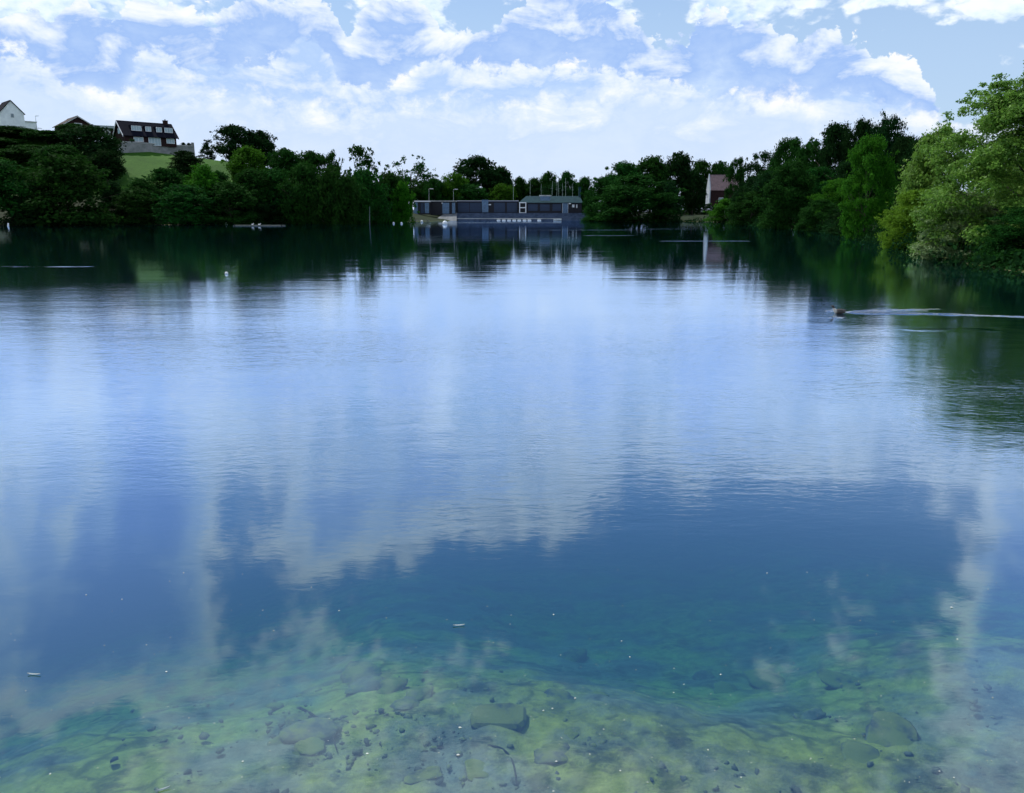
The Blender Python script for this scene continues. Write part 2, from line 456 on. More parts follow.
# ------------------------------------------------------------------ water
def water_mats():
    m, nt, out = new_mat('lake water')
    geo = nt.node('ShaderNodeNewGeometry')
    pos = geo.outputs['Position']
    s = nt.node('ShaderNodeSeparateXYZ', ins={0: pos})
    Y = s.outputs[1]
    def waves(sx, sy, scale, det, dist=.6):
        v = nt.vmath('MULTIPLY', pos, (sx, sy, 1)).outputs[0]
        return nt.noise(v, scale, det, .55, dist).outputs[0]
    wA = waves(.45, 1.0, 2.6, 2)          # 40 cm wavelets
    wB = waves(.5, 1.2, 13, 3)           # fine ripple
    wC = waves(.35, .8, .55, 2)           # slow undulation
    # breeze: a calm lee by the shore and under the trees, ruffled patches on the open water
    gust = nt.mapr(waves(.35, .8, .11, 3, 1.), .38, .66, .35, 1.25)
    lee = nt.ramp(nt.math('DIVIDE', Y, 120.), [(0, (.03,)*3), (.04, (.08,)*3), (.062, (.42,)*3), (.09, (.65,)*3), (.14, (.32,)*3), (.22, (.13,)*3), (.5, (.06,)*3), (1, (.05,)*3)])
    amp = nt.math('MULTIPLY', gust, lee)
    h = nt.math('ADD', nt.math('MULTIPLY', wA, .011), nt.math('MULTIPLY', wB, .0066))
    h = nt.math('MULTIPLY', h, amp)
    # narrow wind streaks near the far shore
    for (x0, y0, x1, wd, a) in STREAKS:
        p0, p1 = water_at(x0, y0), water_at(x1, y0)
        fx = nt.math('MULTIPLY', nt.mapr(s.outputs[0], p0.x, p0.x+.2*(p1.x-p0.x)), nt.mapr(s.outputs[0], p1.x-.2*(p1.x-p0.x), p1.x, 1, 0))
        fy = nt.mapr(nt.math('ABSOLUTE', nt.math('SUBTRACT', Y, p0.y)), 0, wd, 1, 0)
        f = nt.math('MULTIPLY', nt.math('MULTIPLY', fx, fy), nt.mapr(waves(.25, 1, .8, 3), .35, .55))
        h = nt.math('MULTIPLY_ADD', nt.math('MULTIPLY', f, wA), a, h)
    h = nt.math('MULTIPLY_ADD', wC, .008, h)
    bp = nt.node('ShaderNodeBump', ins={'Height': h, 'Strength': 1., 'Distance': 1.})
    fr = nt.node('ShaderNodeFresnel', ins={'IOR': 1.33, 'Normal': bp.outputs[0]}).outputs[0]
    RF = [(0, (.05,)*3), (.028, (.145,)*3), (.06, (.21,)*3), (.12, (.40,)*3), (.27, (.82,)*3), (.5, (.95,)*3), (.8, (.97,)*3), (1, (1,)*3)]
    fr = nt.ramp(fr, RF)
    rgh = nt.ramp(nt.math('DIVIDE', Y, 120.), [(0, (.035,)*3), (.06, (.06,)*3), (.10, (.07,)*3), (.2, (.055,)*3), (.34, (.035,)*3), (1, (.02,)*3)])
    gl = nt.node('ShaderNodeBsdfGlossy', ins={'Color': (.68,.81,1,1), 'Roughness': rgh, 'Normal': bp.outputs[0]})
    tr = nt.node('ShaderNodeBsdfTransparent', ins={'Color': (.94,.97,1,1)})
    mx = nt.node('ShaderNodeMixShader', ins={0: fr, 1: tr.outputs[0], 2: gl.outputs[0]})
    nt.l.new(mx.outputs[0], out.inputs['Surface'])
    va = nt.node('ShaderNodeVolumeAbsorption', ins={'Color': (.06,.62,.68,1), 'Density': 1.0})
    vs = nt.node('ShaderNodeVolumeScatter', ins={'Color': (.06,.84,.92,1), 'Density': .10, 'Anisotropy': .2})
    ad = nt.node('ShaderNodeAddShader', ins={0: va.outputs[0], 1: vs.outputs[0]})
    nt.l.new(ad.outputs[0], out.inputs['Volume'])
    w2, n2, o2 = new_mat('wake water')
    bp2 = n2.node('ShaderNodeBump', ins={'Height': n2.noise(n2.node('ShaderNodeNewGeometry').outputs['Position'], 9, 2).outputs[0], 'Strength': .5, 'Distance': .012})
    f2 = n2.ramp(n2.node('ShaderNodeFresnel', ins={'IOR': 1.33}).outputs[0], RF)
    g2 = n2.node('ShaderNodeBsdfGlossy', ins={'Roughness': .08, 'Normal': bp2.outputs[0]})
    t2 = n2.node('ShaderNodeBsdfTransparent')
    n2.l.new(n2.node('ShaderNodeMixShader', ins={0: f2, 1: t2.outputs[0], 2: g2.outputs[0]}).outputs[0], o2.inputs[0])
    return m, w2
STREAKS = [(500,230,640,.55,.16),(655,241,757,.4,.10),(640,229,700,.5,.10),(-20,266.5,112,.35,.03),(580,235.5,640,.4,.07),(900,330,1000,.3,.02)]
WMAT, WAKEMAT = water_mats()
SHc = np.array(SHORE)
wb = MB()
# body of water: a slab a little larger than the shore line, its rim buried in the banks
cx, cy = SHc.mean(0)
poly = []
for (x, y), (xp, yp), (xn, yn) in zip(SHORE, [SHORE[-1]]+SHORE[:-1], SHORE[1:]+[SHORE[0]]):
    t = Vector((xn-xp, yn-yp)).normalized(); nrm = Vector((t.y, -t.x))
    if shore_dist(np.array([x+nrm.x*.5]), np.array([y+nrm.y*.5]))[0] < 0: nrm = -nrm
    poly.append((x+nrm.x*1.2, y+nrm.y*1.2))
wb.prism(poly, 'z', -5.6, 0)
tag(wb.build('water', WMAT), kind='structure')

# ------------------------------------------------------------------ trees
LEAF = {
    'dark':  leaf_mat('leaves, dark',   (.004,.018,.007), (.014,.044,.010), .16, .9, .02),
    'mid':   leaf_mat('leaves, mid',    (.006,.030,.007), (.020,.074,.012), .25, .9, .03),
    'fresh': leaf_mat('leaves, fresh',  (.014,.062,.007), (.048,.150,.014), .34, .8, .04),
    'willow':leaf_mat('leaves, willow', (.036,.100,.012), (.165,.320,.055), .36, .55, .14),
    'yellow':leaf_mat('leaves, yellow', (.045,.130,.010), (.140,.290,.030), .42, .7, .06),
    'pale':  leaf_mat('leaves, pale',   (.075,.140,.045), (.230,.330,.130), .34, .5, .25),
}
BARK = surf('bark', (.075,.06,.045), (.03,.026,.022), 3, .9, .1, .02, 6, (1,1,.25))

def profile(kind, t):
    """crown radius (0..1) at height t (0..1) of the crown"""
    if kind == 'round':  return math.sqrt(max(0, 1-(2*t-.9)**2/1.21))
    if kind == 'dome':   return math.sqrt(max(0, 1-(t*.985)**2.2))
    if kind == 'column': return (.55+.45*math.sin(min(1, t*1.6+.15)*math.pi/2))*math.sqrt(max(0, 1-t**3.2))
    if kind == 'pine':   return .55+.45*math.sin(t*math.pi)
    if kind == 'tiers':  return 1-.85*t
    return math.sqrt(max(0, 1-(2*t-1)**2))
def make_crown(seed, kind, h0, n_cl, per, leaf, csize, sparse=0., wisps=0):
    """Unit tree: 10 m tall, crown radius 5 m, crown from h0*10 m up. Returns (crown mesh, clump centres)."""
    r = random.Random(seed); g = np.random.default_rng(seed)
    lobes = [(r.uniform(0, 6.28), r.uniform(.1, .9), r.uniform(-.28, .22)) for _ in range(7)]
    cl = []
    while len(cl) < n_cl:
        t = r.random()
        a = r.uniform(0, 2*math.pi)
        rad = profile(kind, t)
        if r.random() > rad + .12: continue
        for la, lt, ls in lobes:
            rad *= 1 + ls*math.exp(-((math.atan2(math.sin(a-la), math.cos(a-la)))/.7)**2 - ((t-lt)/.25)**2)
        q = r.random()**.42 if not sparse else r.random()**.6
        q = .2+.8*q
        k = csize*r.uniform(.6, 1.35)
        rr = max(.1, 5*rad*q-.55*k)
        z = 10*(h0+(1-h0)*t)
        z = min(z, 10-.5*k); 
        cl.append((rr*math.cos(a), rr*math.sin(a), z, k))
    for _ in range(wisps):               # loose sprays standing out of the crown
        t = r.uniform(.45, 1); a = r.uniform(0, 6.28); rad = profile(kind, t)*r.uniform(.95, 1.25)
        cl.append((5*rad*math.cos(a), 5*rad*math.sin(a), 10*(h0+(1-h0)*t)+r.uniform(-.2, .5), csize*r.uniform(.22, .5)))
    C = []; Nrm = []
    for x, y, z, k in cl:
        n = max(8, int(per*(k/csize)**2*r.uniform(.6, 1.25)))
        d = g.normal(size=(n, 3)); d /= np.linalg.norm(d, axis=1)[:, None]
        d[:, 2] = np.abs(d[:, 2])*np.where(g.random(n) < .72, 1, -1)
        rr = k*(g.random(n)**.4)[:, None]*(1+.35*g.normal(size=(n, 1))*.6)
        p = np.array([x, y, z]) + d*rr*np.array([1, 1, .72])
        C.append(p); Nrm.append(d)
    C = np.concatenate(C); D = np.concatenate(Nrm); n = len(C)
    C[:, 2] = np.maximum(C[:, 2], .05)
    nm = D*.7 + g.normal(size=(n, 3))*.6 + np.array([0, 0, .35]); nm /= np.linalg.norm(nm, axis=1)[:, None]
    u = np.cross(nm, g.normal(size=(n, 3))); u /= np.linalg.norm(u, axis=1)[:, None]
    v = np.cross(nm, u)
    L = (leaf*g.uniform(.6, 1.3, n))[:, None]; Wd = L*g.uniform(.42, .7, n)[:, None]
    droop = np.array([0, 0, -1.])*L*.12
    verts = np.stack([C-u*L*.5+droop, C-v*Wd*.5, C+u*L*.5+droop, C+v*Wd*.5], 1).reshape(-1, 3)
    faces = np.arange(4*n).reshape(n, 4)
    return np_mesh('crown', verts, faces), cl
def make_trunk(seed, cl, kind, h0, rad=.26):
    r = random.Random(seed+99)
    mb = MB()
    top = 10*(h0+(1-h0)*.7)
    bend = [(r.uniform(-.25, .25), r.uniform(-.25, .25)) for _ in range(5)]
    pts = [Vector((bend[i][0]*i*.35, bend[i][1]*i*.35, top*i/4-(.4 if i == 0 else 0))) for i in range(5)]
    mb.tube(pts, [rad*1.35, rad, rad*.75, rad*.5, rad*.15], 8)
    pick = [c for c in cl if c[3] > .2]; r.shuffle(pick)
    for x, y, z, k in pick[:16]:
        e = Vector((x, y, z))
        b = max(.12, min(.85, (z/top)*r.uniform(.35, .7)))
        f = b*4; i = min(3, int(f)); s0 = pts[i].lerp(pts[i+1], f-i)
        mid = s0.lerp(e, .5)+Vector((0, 0, -.25+.1*r.random()))
        w = rad*(.42-.3*b)
        mb.tube([s0, mid, e], [w, w*.6, w*.18], 5)
    me = bpy.data.meshes.new('trunk'); me.from_pydata(mb.v, [], mb.f); me.update()
    me.materials.append(BARK)
    me.polygons.foreach_set('use_smooth', [True]*len(me.polygons))
    return me
PROTO = {}
def proto(key, seed):
    k = (key, seed)
    if k not in PROTO:
        kind, h0, n_cl, per, leaf, cs, sp, wi = KINDS[key]
        me, cl = make_crown(hash_seed(key)+seed, kind, h0, n_cl, per, leaf, cs, sp, wi)
        me.materials.append(LEAF['mid'])
        PROTO[k] = (me, make_trunk(hash_seed(key)+seed, cl, kind, h0, .12 if key.startswith('bush') or key.startswith('willow') else .26))
    return PROTO[k]
def hash_seed(s): return sum((i+3)*ord(c) for i, c in enumerate(s))
#            profile   h0   clumps per  leaf  clump sparse wisps
KINDS = {
    'oak':      ('round', .16, 95, 120, .50, 1.25, 0, 10),
    'oak_mid':  ('round', .12, 120, 210, .34, 1.10, 0, 14),
    'bush':     ('dome',  .0,  95, 120, .50, 1.25, 0, 16),
    'bush_mid': ('dome',  .0,  125, 230, .34, 1.10, 0, 24),
    'bush_near':('dome',  .0,  150, 420, .24, 1.00, 0, 40),
    'ash':      ('round', .22, 46, 75, .46, .95, 1, 22),
    'column':   ('column',.02, 110, 200, .33, .95, 0, 22),
    'pine':     ('pine',  .62, 26, 150, .40, 1.15, 0, 4),
    'spruce':   ('tiers', .08, 70, 90, .46, .95, 0, 6),
    'great':    ('dome', .0, 250, 560, .150, .76, 0, 210),
}
def shore_y(px):
    Y = np.linspace(15, 300, 1200); X = Y*(px-W/2)/F*math.cos(PITCH)
    d = shore_dist(X, Y)
    return float(Y[np.argmax(d > 0)])
def tree(name, key, seed, cx, top, w, D, leafs, label, base=None, tilt=0, group=None):
    """cx, top, w: picture column of the middle, picture row of the top, picture width; D: metres ahead"""
    if D is None: D = shore_y(cx) + (2.6 if cx < 760 else 1.6)
    pt = at(cx, top, D)
    z0 = gz(pt.x, D) if base is None else base
    z0 -= .1
    hgt = max(1.5, pt.z - z0)
    wid = w*mpp(D)
    me, tr = proto(key, seed)
    root = empty(name, (pt.x, D, z0), (seed*1.7+cx*.37) % 6.28)
    root.scale = (wid/10, wid/10, hgt/10)
    tag(root, label, 'tree' if 'shrub' not in name else 'shrub', group)
    t = bpy.data.objects.new('trunk', tr); t.parent = root; col.objects.link(t)
    c = bpy.data.objects.new('crown', me); c.parent = root; col.objects.link(c)
    c.material_slots[0].link = 'OBJECT'; c.material_slots[0].material = LEAF[leafs]
    return root

TREES = [
 # --- left hillside and its foot
 ('willow_shrub','bush',1, 4,162,84,None,'mid','rounded willow shrub at the left end of the waterline, beside the big dome-shaped willow'),
 ('willow_tree','bush',2, 62,157,100,None,'mid','big dome-shaped willow with a pale top, drooping to the water on the left bank'),
 ('broadleaf_tree','oak',1, 90,127,66,196,'dark','darkest tall tree left of the green meadow, in front of the brown bungalow'),
 ('broadleaf_tree','oak',2, 8,127,76,214,'mid','spreading tree on the hill crest under the white house'),
 ('broadleaf_tree','oak',3, 48,131,56,212,'mid','rounded tree on the hill crest under the thin lamp post'),
 ('broadleaf_tree','oak',1, 30,146,64,194,'mid','green tree on the slope directly above the gap between the two left willows'),
 ('broadleaf_tree','oak',2, -30,150,80,190,'mid','tree on the slope cut by the left edge of the picture'),
 ('hawthorn_shrub','bush',3, 112,182,32,170,'dark','dark narrow shrub tucked against the right side of the dome-shaped willow'),
 ('hawthorn_shrub','bush',1, 142,179,46,176,'mid','low shrub along the bottom edge of the bright meadow, left half'),
 ('willow_shrub','bush',2, 136,190,52,None,'mid','waterside shrub directly below the bright meadow, by the small pale landing stage'),
 ('hawthorn_shrub','bush',3, 184,151,40,206,'dark','dark shrub under the right end of the white garden wall'),
 ('hawthorn_shrub','bush',2, 164,169,50,182,'mid','shrub at the right lower corner of the bright meadow'),
 ('willow_shrub','bush',1, 201,166,46,178,'fresh','paler green shrub below the dark shrub by the white wall end'),
 ('willow_shrub','bush',3, 182,185,68,None,'mid','broad waterside shrub, second to the right of the meadow'),
 ('willow_shrub','bush',2, 228,183,66,None,'mid','broad waterside shrub behind the low float with two ducks'),
 ('conifer_tree','spruce',1, 206,140,20,236,'dark','small dark conifer standing left of the big skyline oak'),
 ('oak_tree','oak',2, 234,126,48,234,'dark','big dark oak on the skyline right of the dark chalet house, tallest of the crest'),
 ('oak_tree','oak',3, 259,131,36,238,'dark','dark oak merging with the right side of the tallest crest oak'),
 ('broadleaf_tree','oak',1, 248,148,44,204,'fresh','rounded lighter green tree in front of the two dark crest oaks'),
 ('broadleaf_tree','oak',3, 285,149,44,214,'mid','tree on the falling crest just right of the dark oaks'),
 ('broadleaf_tree','oak',2, 310,153,50,214,'mid','broad tree on the falling crest, second to the right of the dark oaks'),
 ('broadleaf_tree','oak',2, 274,170,54,186,'mid','hillside tree below the lighter rounded tree'),
 ('broadleaf_tree','oak',1, 304,166,54,182,'mid','hillside tree midway between the crest oaks and the feathery ash'),
 ('sapling_tree','ash',2, 331,152,26,214,'mid','thin see-through young tree left of the feathery ash'),
 ('broadleaf_tree','oak',3, 334,168,54,178,'mid','rounded hillside tree below the thin young tree'),
 ('ash_tree','ash',1, 360,147,52,204,'mid','feathery ash with sky showing through its crown, on the skyline'),
 ('broadleaf_tree','oak',1, 364,172,50,190,'mid','dense tree standing right under the feathery ash'),
 ('willow_shrub','bush',1, 277,188,68,None,'dark','dark waterside shrub just right of the float with two ducks'),
 ('willow_shrub','bush',3, 330,188,68,None,'dark','dark waterside shrub left of the grey post in the water'),
 ('willow_shrub','bush',2, 372,190,54,None,'dark','dark waterside shrub directly behind the grey post in the water'),
 ('ash_tree','ash',3, 410,157,46,312,'mid','tall loose-crowned ash above the round bush near the covered boat'),
 ('hawthorn_shrub','bush',2, 402,183,30,218,'fresh','round brighter bush behind the covered boat'),
 ('broadleaf_tree','oak',2, 390,174,40,222,'mid','tree between the two loose-crowned ashes'),
 # --- behind the boat club
 ('broadleaf_tree','oak',1, 434,179,28,300,'mid','small tree behind the dark flat-roofed shed'),
 ('broadleaf_tree','oak',3, 455,173,36,304,'fresh','lighter rounded tree at the left foot of the great dark dome'),
 ('oak_tree','oak',1, 476,158,58,322,'dark','great dark dome-shaped oak behind the blue boat stores, highest in the middle'),
 ('oak_tree','oak',2, 499,168,38,318,'dark','dark right shoulder tree of the great dome, left of the flagpole'),
 ('broadleaf_tree','oak',2, 470,185,42,300,'mid','low green tree rising over the middle of the blue boat stores'),
 ('broadleaf_tree','oak',3, 503,184,30,300,'fresh','low green tree rising over the right end of the blue boat stores'),
 ('ash_tree','oak',1, 520,178,20,325,'mid','small distant tree just right of the flagpole'),
 ('broadleaf_tree','oak',2, 534,179,22,322,'mid','small distant tree behind the left end of the club house roof'),
 ('broadleaf_tree','oak',3, 548,172,24,325,'mid','taller distant tree behind the club house sign board'),
 ('broadleaf_tree','oak',1, 567,173,22,326,'mid','distant tree behind the group of thin masts'),
 ('broadleaf_tree','oak',2, 585,178,22,322,'mid','distant tree behind the club house chimney'),
 ('broadleaf_tree','oak',3, 556,184,40,316,'dark','low dark tree close behind the club house roof'),
 # --- centre clump
 ('willow_shrub','bush_mid',1, 602,178,42,None,'mid','shrub at the left end of the centre clump, touching the club house'),
 ('broadleaf_tree','oak',1, 624,164,50,272,'mid','tree with a flat bumpy top at the left of the centre clump'),
 ('broadleaf_tree','oak',2, 652,158,46,276,'mid','tree in the middle of the centre clump skyline'),
 ('oak_tree','oak',3, 679,153,38,286,'dark','tallest tree of the centre clump, left of the pink-roofed house'),
 ('willow_tree','bush_mid',2, 640,176,96,None,'mid','broad dark willow in front of the centre clump, overhanging the water'),
 ('willow_shrub','bush',1, 668,182,36,None,'dark','dark shrub at the right end of the centre clump beside the pale steps'),
 ('conifer_tree','oak',2, 694,172,28,296,'dark','almost black tree immediately left of the pink-roofed house'),
 ('broadleaf_tree','oak',1, 702,162,34,336,'mid','distant tree rising behind the left of the pink-roofed house'),
 ('broadleaf_tree','oak',3, 722,162,32,338,'mid','distant tree rising behind the roof of the pink-roofed house'),
 # --- right bank, far to near
 ('birch_tree','column',1, 737,158,26,222,'mid','slim loose tree overlapping the right side of the pink-roofed house'),
 ('willow_shrub','bush',3, 729,199,46,None,'fresh','low light shrub leaning over the water right of the pale steps'),
 ('pine_tree','pine',1, 765,153,40,196,'dark','flat-topped dark pine on a bare trunk on the right bank'),
 ('broadleaf_tree','oak',2, 768,172,46,186,'dark','dark tree beneath the flat-topped pine'),
 ('broadleaf_tree','oak_mid',1, 791,139,44,172,'mid','tree with an uneven top right of the flat-topped pine'),
 ('broadleaf_tree','oak_mid',2, 816,141,46,162,'mid','tree between the uneven-topped tree and the high dark trees'),
 ('willow_tree','bush_mid',3, 794,162,66,None,'mid','dome-shaped waterside willow in front of the flat-topped pine'),
 ('oak_tree','oak_mid',3, 842,123,52,150,'dark','high dark oak, left one of the high dark trees on the right bank'),
 ('oak_tree','oak_mid',1, 864,121,42,146,'dark','high dark oak, middle one of the high dark trees on the right bank'),
 ('oak_tree','oak_mid',2, 888,117,44,140,'dark','high dark oak, right one of the high dark trees on the right bank'),
 ('broadleaf_tree','oak_mid',3, 907,136,36,128,'dark','dark tree stepping down to the right of the high dark trees'),
 ('willow_shrub','bush_mid',1, 838,180,54,112,'fresh','grey-green shrub with pale clusters between the dome willow and the birch'),
 ('willow_shrub','bush_mid',2, 824,200,50,None,'mid','waterside shrub at the left foot of the slim bright birch'),
 ('birch_tree','column',2, 874,138,56,None,'fresh','slim bright green birch standing at the water left of the yellow-green shrub'),
 ('broadleaf_tree','oak_mid',1, 922,138,44,76,'dark','ivy-dark tree between the bright birch and the sunlit willow'),
 ('broadleaf_tree','bush_mid',3, 944,128,78,64,'willow','sunlit tree behind the yellow-green shrub, sloping up to the great willow'),
 ('willow_shrub','bush_near',1, 918,192,72,None,'yellow','yellow-green shrub at the water left of the great willow'),
 ('willow_shrub','bush_near',2, 966,192,88,None,'pale','pale-leaved shrub hanging over the water under the great willow'),
 ('willow_tree','great',1, 1052,70,206,37,'willow','great sunlit willow filling the right edge of the picture'),
 ('broadleaf_tree','oak',2, 60,146,58,186,'mid','slope tree whose top shows right behind the dome-shaped willow'),
 ('broadleaf_tree','oak',3, 104,150,38,188,'dark','dark tree at the left edge of the bright meadow'),
 ('broadleaf_tree','oak',3, -12,138,70,204,'mid','slope tree at the left picture edge, below the white house'),
 ('broadleaf_tree','oak',1, 72,124,36,226,'mid','tree top half hiding the brown bungalow from below'),
 ('willow_shrub','bush',3, 30,186,60,None,'dark','dark waterside shrub filling the gap between the two left willows'),
 ('broadleaf_tree','oak',2, 252,170,48,184,'mid','hillside tree right of the small grass patch on the crest'),
 ('hawthorn_shrub','bush',1, 216,172,40,188,'mid','shrub at the lower end of the small grass patch'),
 ('broadleaf_tree','oak',3, 350,180,46,184,'mid','low tree between the waterside shrubs and the feathery ash'),
 ('willow_shrub','bush',3, 389,200,34,None,'dark','dark shrub left of the short white-edged jetty'),
 ('willow_shrub','bush',2, 302,196,44,None,'mid','small waterside shrub midway between the float and the grey post'),
 ('willow_shrub','bush',1, 252,196,44,None,'dark','dark shrub standing right behind the two ducks on the float'),
 ('willow_shrub','bush_mid',1, 752,192,50,None,'mid','waterside shrub under the flat-topped pine'),
 ('broadleaf_tree','oak_mid',2, 778,172,50,168,'dark','dark tree just behind the dome-shaped right bank willow'),
 ('broadleaf_tree','oak_mid',3, 858,160,60,120,'dark','dark tree filling the gap left of the bright birch'),
 ('willow_shrub','bush_mid',3, 850,206,46,None,'dark','dark waterside shrub partly behind the bright birch'),
 ('willow_shrub','bush_mid',2, 902,188,50,84,'mid','shrub between the bright birch and the yellow-green shrub'),
 ('willow_shrub','bush_mid',1, 896,222,36,None,'dark','low dark shrub at the water just right of the bright birch'),
 ('broadleaf_tree','oak_mid',1, 820,168,50,140,'mid','tree directly behind the grey-green shrub with pale clusters'),
 ('broadleaf_tree','bush_near',2, 1075,118,150,46,'willow','green tree behind the great willow at the right edge, filling under its crown'),
 ('broadleaf_tree','oak',3, 422,181,38,304,'mid','low tree behind the small pale-roofed shed'),
 ('broadleaf_tree','oak',2, 396,178,36,300,'dark','dark tree behind the round bright bush and covered boat'),
 ('broadleaf_tree','bush',1, 526,186,34,330,'dark','low dark tree in the far row, right of the flagpole'),
 ('broadleaf_tree','bush',2, 543,182,34,334,'dark','low dark tree in the far row behind the left masts'),
 ('broadleaf_tree','bush',3, 578,183,34,332,'mid','low tree in the far row behind the right masts'),
 ('broadleaf_tree','bush',1, 508,180,28,332,'dark','dark tree between the great dome and the flagpole'),
 ('broadleaf_tree','bush',3, 445,183,34,310,'dark','dark tree behind the lamp post at the dark flat-roofed shed'),
 ('broadleaf_tree','bush_mid',1, 752,176,40,200,'dark','dark tree between the slim loose birch and the flat-topped pine'),
 ('willow_shrub','bush_near',3, 1040,205,110,33,'mid','shaded green shrub at the right edge under the great willow'),
]
for a in TREES: tree(*a)

def fringe():
    g = np.random.default_rng(3)
    P = []; S = []
    for (ax, ay), (bx, by) in zip(SHORE[:-1], SHORE[1:]):
        L = math.hypot(bx-ax, by-ay)
        mid = Vector(((ax+bx)/2, (ay+by)/2)); px = W/2+F*mid.x/max(mid.y, 1)/math.cos(PITCH)
        if mid.y < 24 or mid.x < -135 or 400 < px < 592: continue
        k = 1. if mid.y > 110 else .55
        n = int(L*(26 if k == 1. else 150))
        t = g.random(n); nx_, ny_ = -(by-ay)/L, (bx-ax)/L
        off = g.normal(size=n)*.9+.7
        X, Y = ax+(bx-ax)*t, ay+(by-ay)*t
        sgn = 1 if shore_dist(np.array([mid.x+nx_*2]), np.array([mid.y+ny_*2]))[0] > 0 else -1
        X += sgn*nx_*off; Y += sgn*ny_*off
        hmax = (1.1+.6*np.sin(X*.35)+.5*np.sin(X*.9+Y*.4))*(1. if k == 1. else .75)
        Z = np.maximum(ground_z(X, Y), 0)+g.random(n)**1.6*np.maximum(hmax, .35)
        P.append(np.stack([X, Y, Z], -1)); S.append(np.full(n, .42*k))
    C = np.concatenate(P); sz = np.concatenate(S)[:, None]*g.uniform(.6, 1.3, (len(C), 1)); n = len(C)
    nm = g.normal(size=(n, 3)); nm /= np.linalg.norm(nm, axis=1)[:, None]
    u = np.cross(nm, g.normal(size=(n, 3))); u /= np.linalg.norm(u, axis=1)[:, None]; v = np.cross(nm, u)
    vt = np.stack([C-u*sz*.5, C-v*sz*.28, C+u*sz*.5, C+v*sz*.28], 1).reshape(-1, 3)
    tag(link('bank_undergrowth', np_mesh('bank_undergrowth', vt, np.arange(4*n).reshape(n, 4)), LEAF['dark']), 'tangled dark undergrowth hanging over the water along the banks', kind='stuff')
fringe()

# ------------------------------------------------------------------ building materials
M_white = surf('white render', (.84,.86,.88), (.72,.74,.76), .8, .8, .2)
M_frame = surf('white paint', (.80,.80,.80), (.68,.68,.68), 2, .4, .4)
M_slate = tiled('dark roof tiles', (.010,.011,.020), (.007,.008,.015), .33, .3, .95)
M_brown = tiled('brown roof tiles', (.10,.065,.05), (.06,.045,.04), .33, .3)
M_pink = tiled('weathered pink roof tiles', (.22,.15,.15), (.17,.125,.13), .33, .3)
M_brick = tiled('dark brick', (.05,.026,.024), (.032,.019,.02), .23, .075, ms=.12)
M_teal = surf('blue-green roof felt', (.025,.06,.07), (.018,.042,.055), 1, .9, .08)
M_black = surf('black stained boards', (.02,.02,.026), (.012,.012,.016), 2, .7, .3, .01, 5, (6,1,.3))
M_blue = surf('blue steel shutter', (.016,.036,.08), (.011,.024,.055), 1.5, .5, .4, .01, 4, (.1,.1,14))
M_pblue = surf('pale blue steel', (.12,.20,.30), (.08,.14,.22), 1.5, .5, .4)
M_conc = surf('concrete', (.17,.18,.19), (.11,.12,.125), .8, .9, .1, .01, 3)
M_concb = surf('blue-grey terrace slabs', (.085,.115,.175), (.05,.07,.11), .8, .9, .1, .01, 3)
M_pconc = surf('pale concrete', (.55,.55,.53), (.36,.37,.36), .9, .85, .15)
M_wall = surf('painted garden wall', (.30,.30,.29), (.19,.20,.19), .7, .9, .1)
M_steel = surf('galvanised steel', (.42,.45,.47), (.30,.33,.35), 4, .45, .5, metal=.4)
M_alu = surf('mast alloy', (.34,.42,.36), (.24,.30,.26), 4, .4, .5, metal=.2)
M_curtain = surf('net curtain', (.45,.55,.58), (.30,.40,.44), 3, .9, .1, 0, 8, (6,6,.4))
M_plastic = surf('white plastic', (.80,.82,.82), (.62,.66,.66), 4, .45, .4)
M_tarp = surf('pale tarpaulin', (.36,.50,.54), (.26,.38,.43), 2, .6, .3, .03, 3)
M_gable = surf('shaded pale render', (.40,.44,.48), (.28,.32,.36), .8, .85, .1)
M_grey = surf('dull grey timber', (.10,.12,.12), (.06,.075,.08), 3, .9, .1, .01, 6, (3,3,.3))
M_board = surf('weathered decking', (.22,.24,.22), (.13,.145,.135), 2, .9, .1, .01, 4, (.3,8,1))
M_dark = surf('dark opening', (.006,.007,.009), (.004,.004,.005), 2, .5, .3)
def glass_mat():
    m, nt, out = new_mat('window glass')
    b = nt.node('ShaderNodeBsdfPrincipled', ins={'Base Color': (.10,.15,.18,1), 'Roughness': .08, 'Specular IOR Level': .9})
    nt.l.new(b.outputs[0], out.inputs[0]); return m
M_glass = glass_mat()

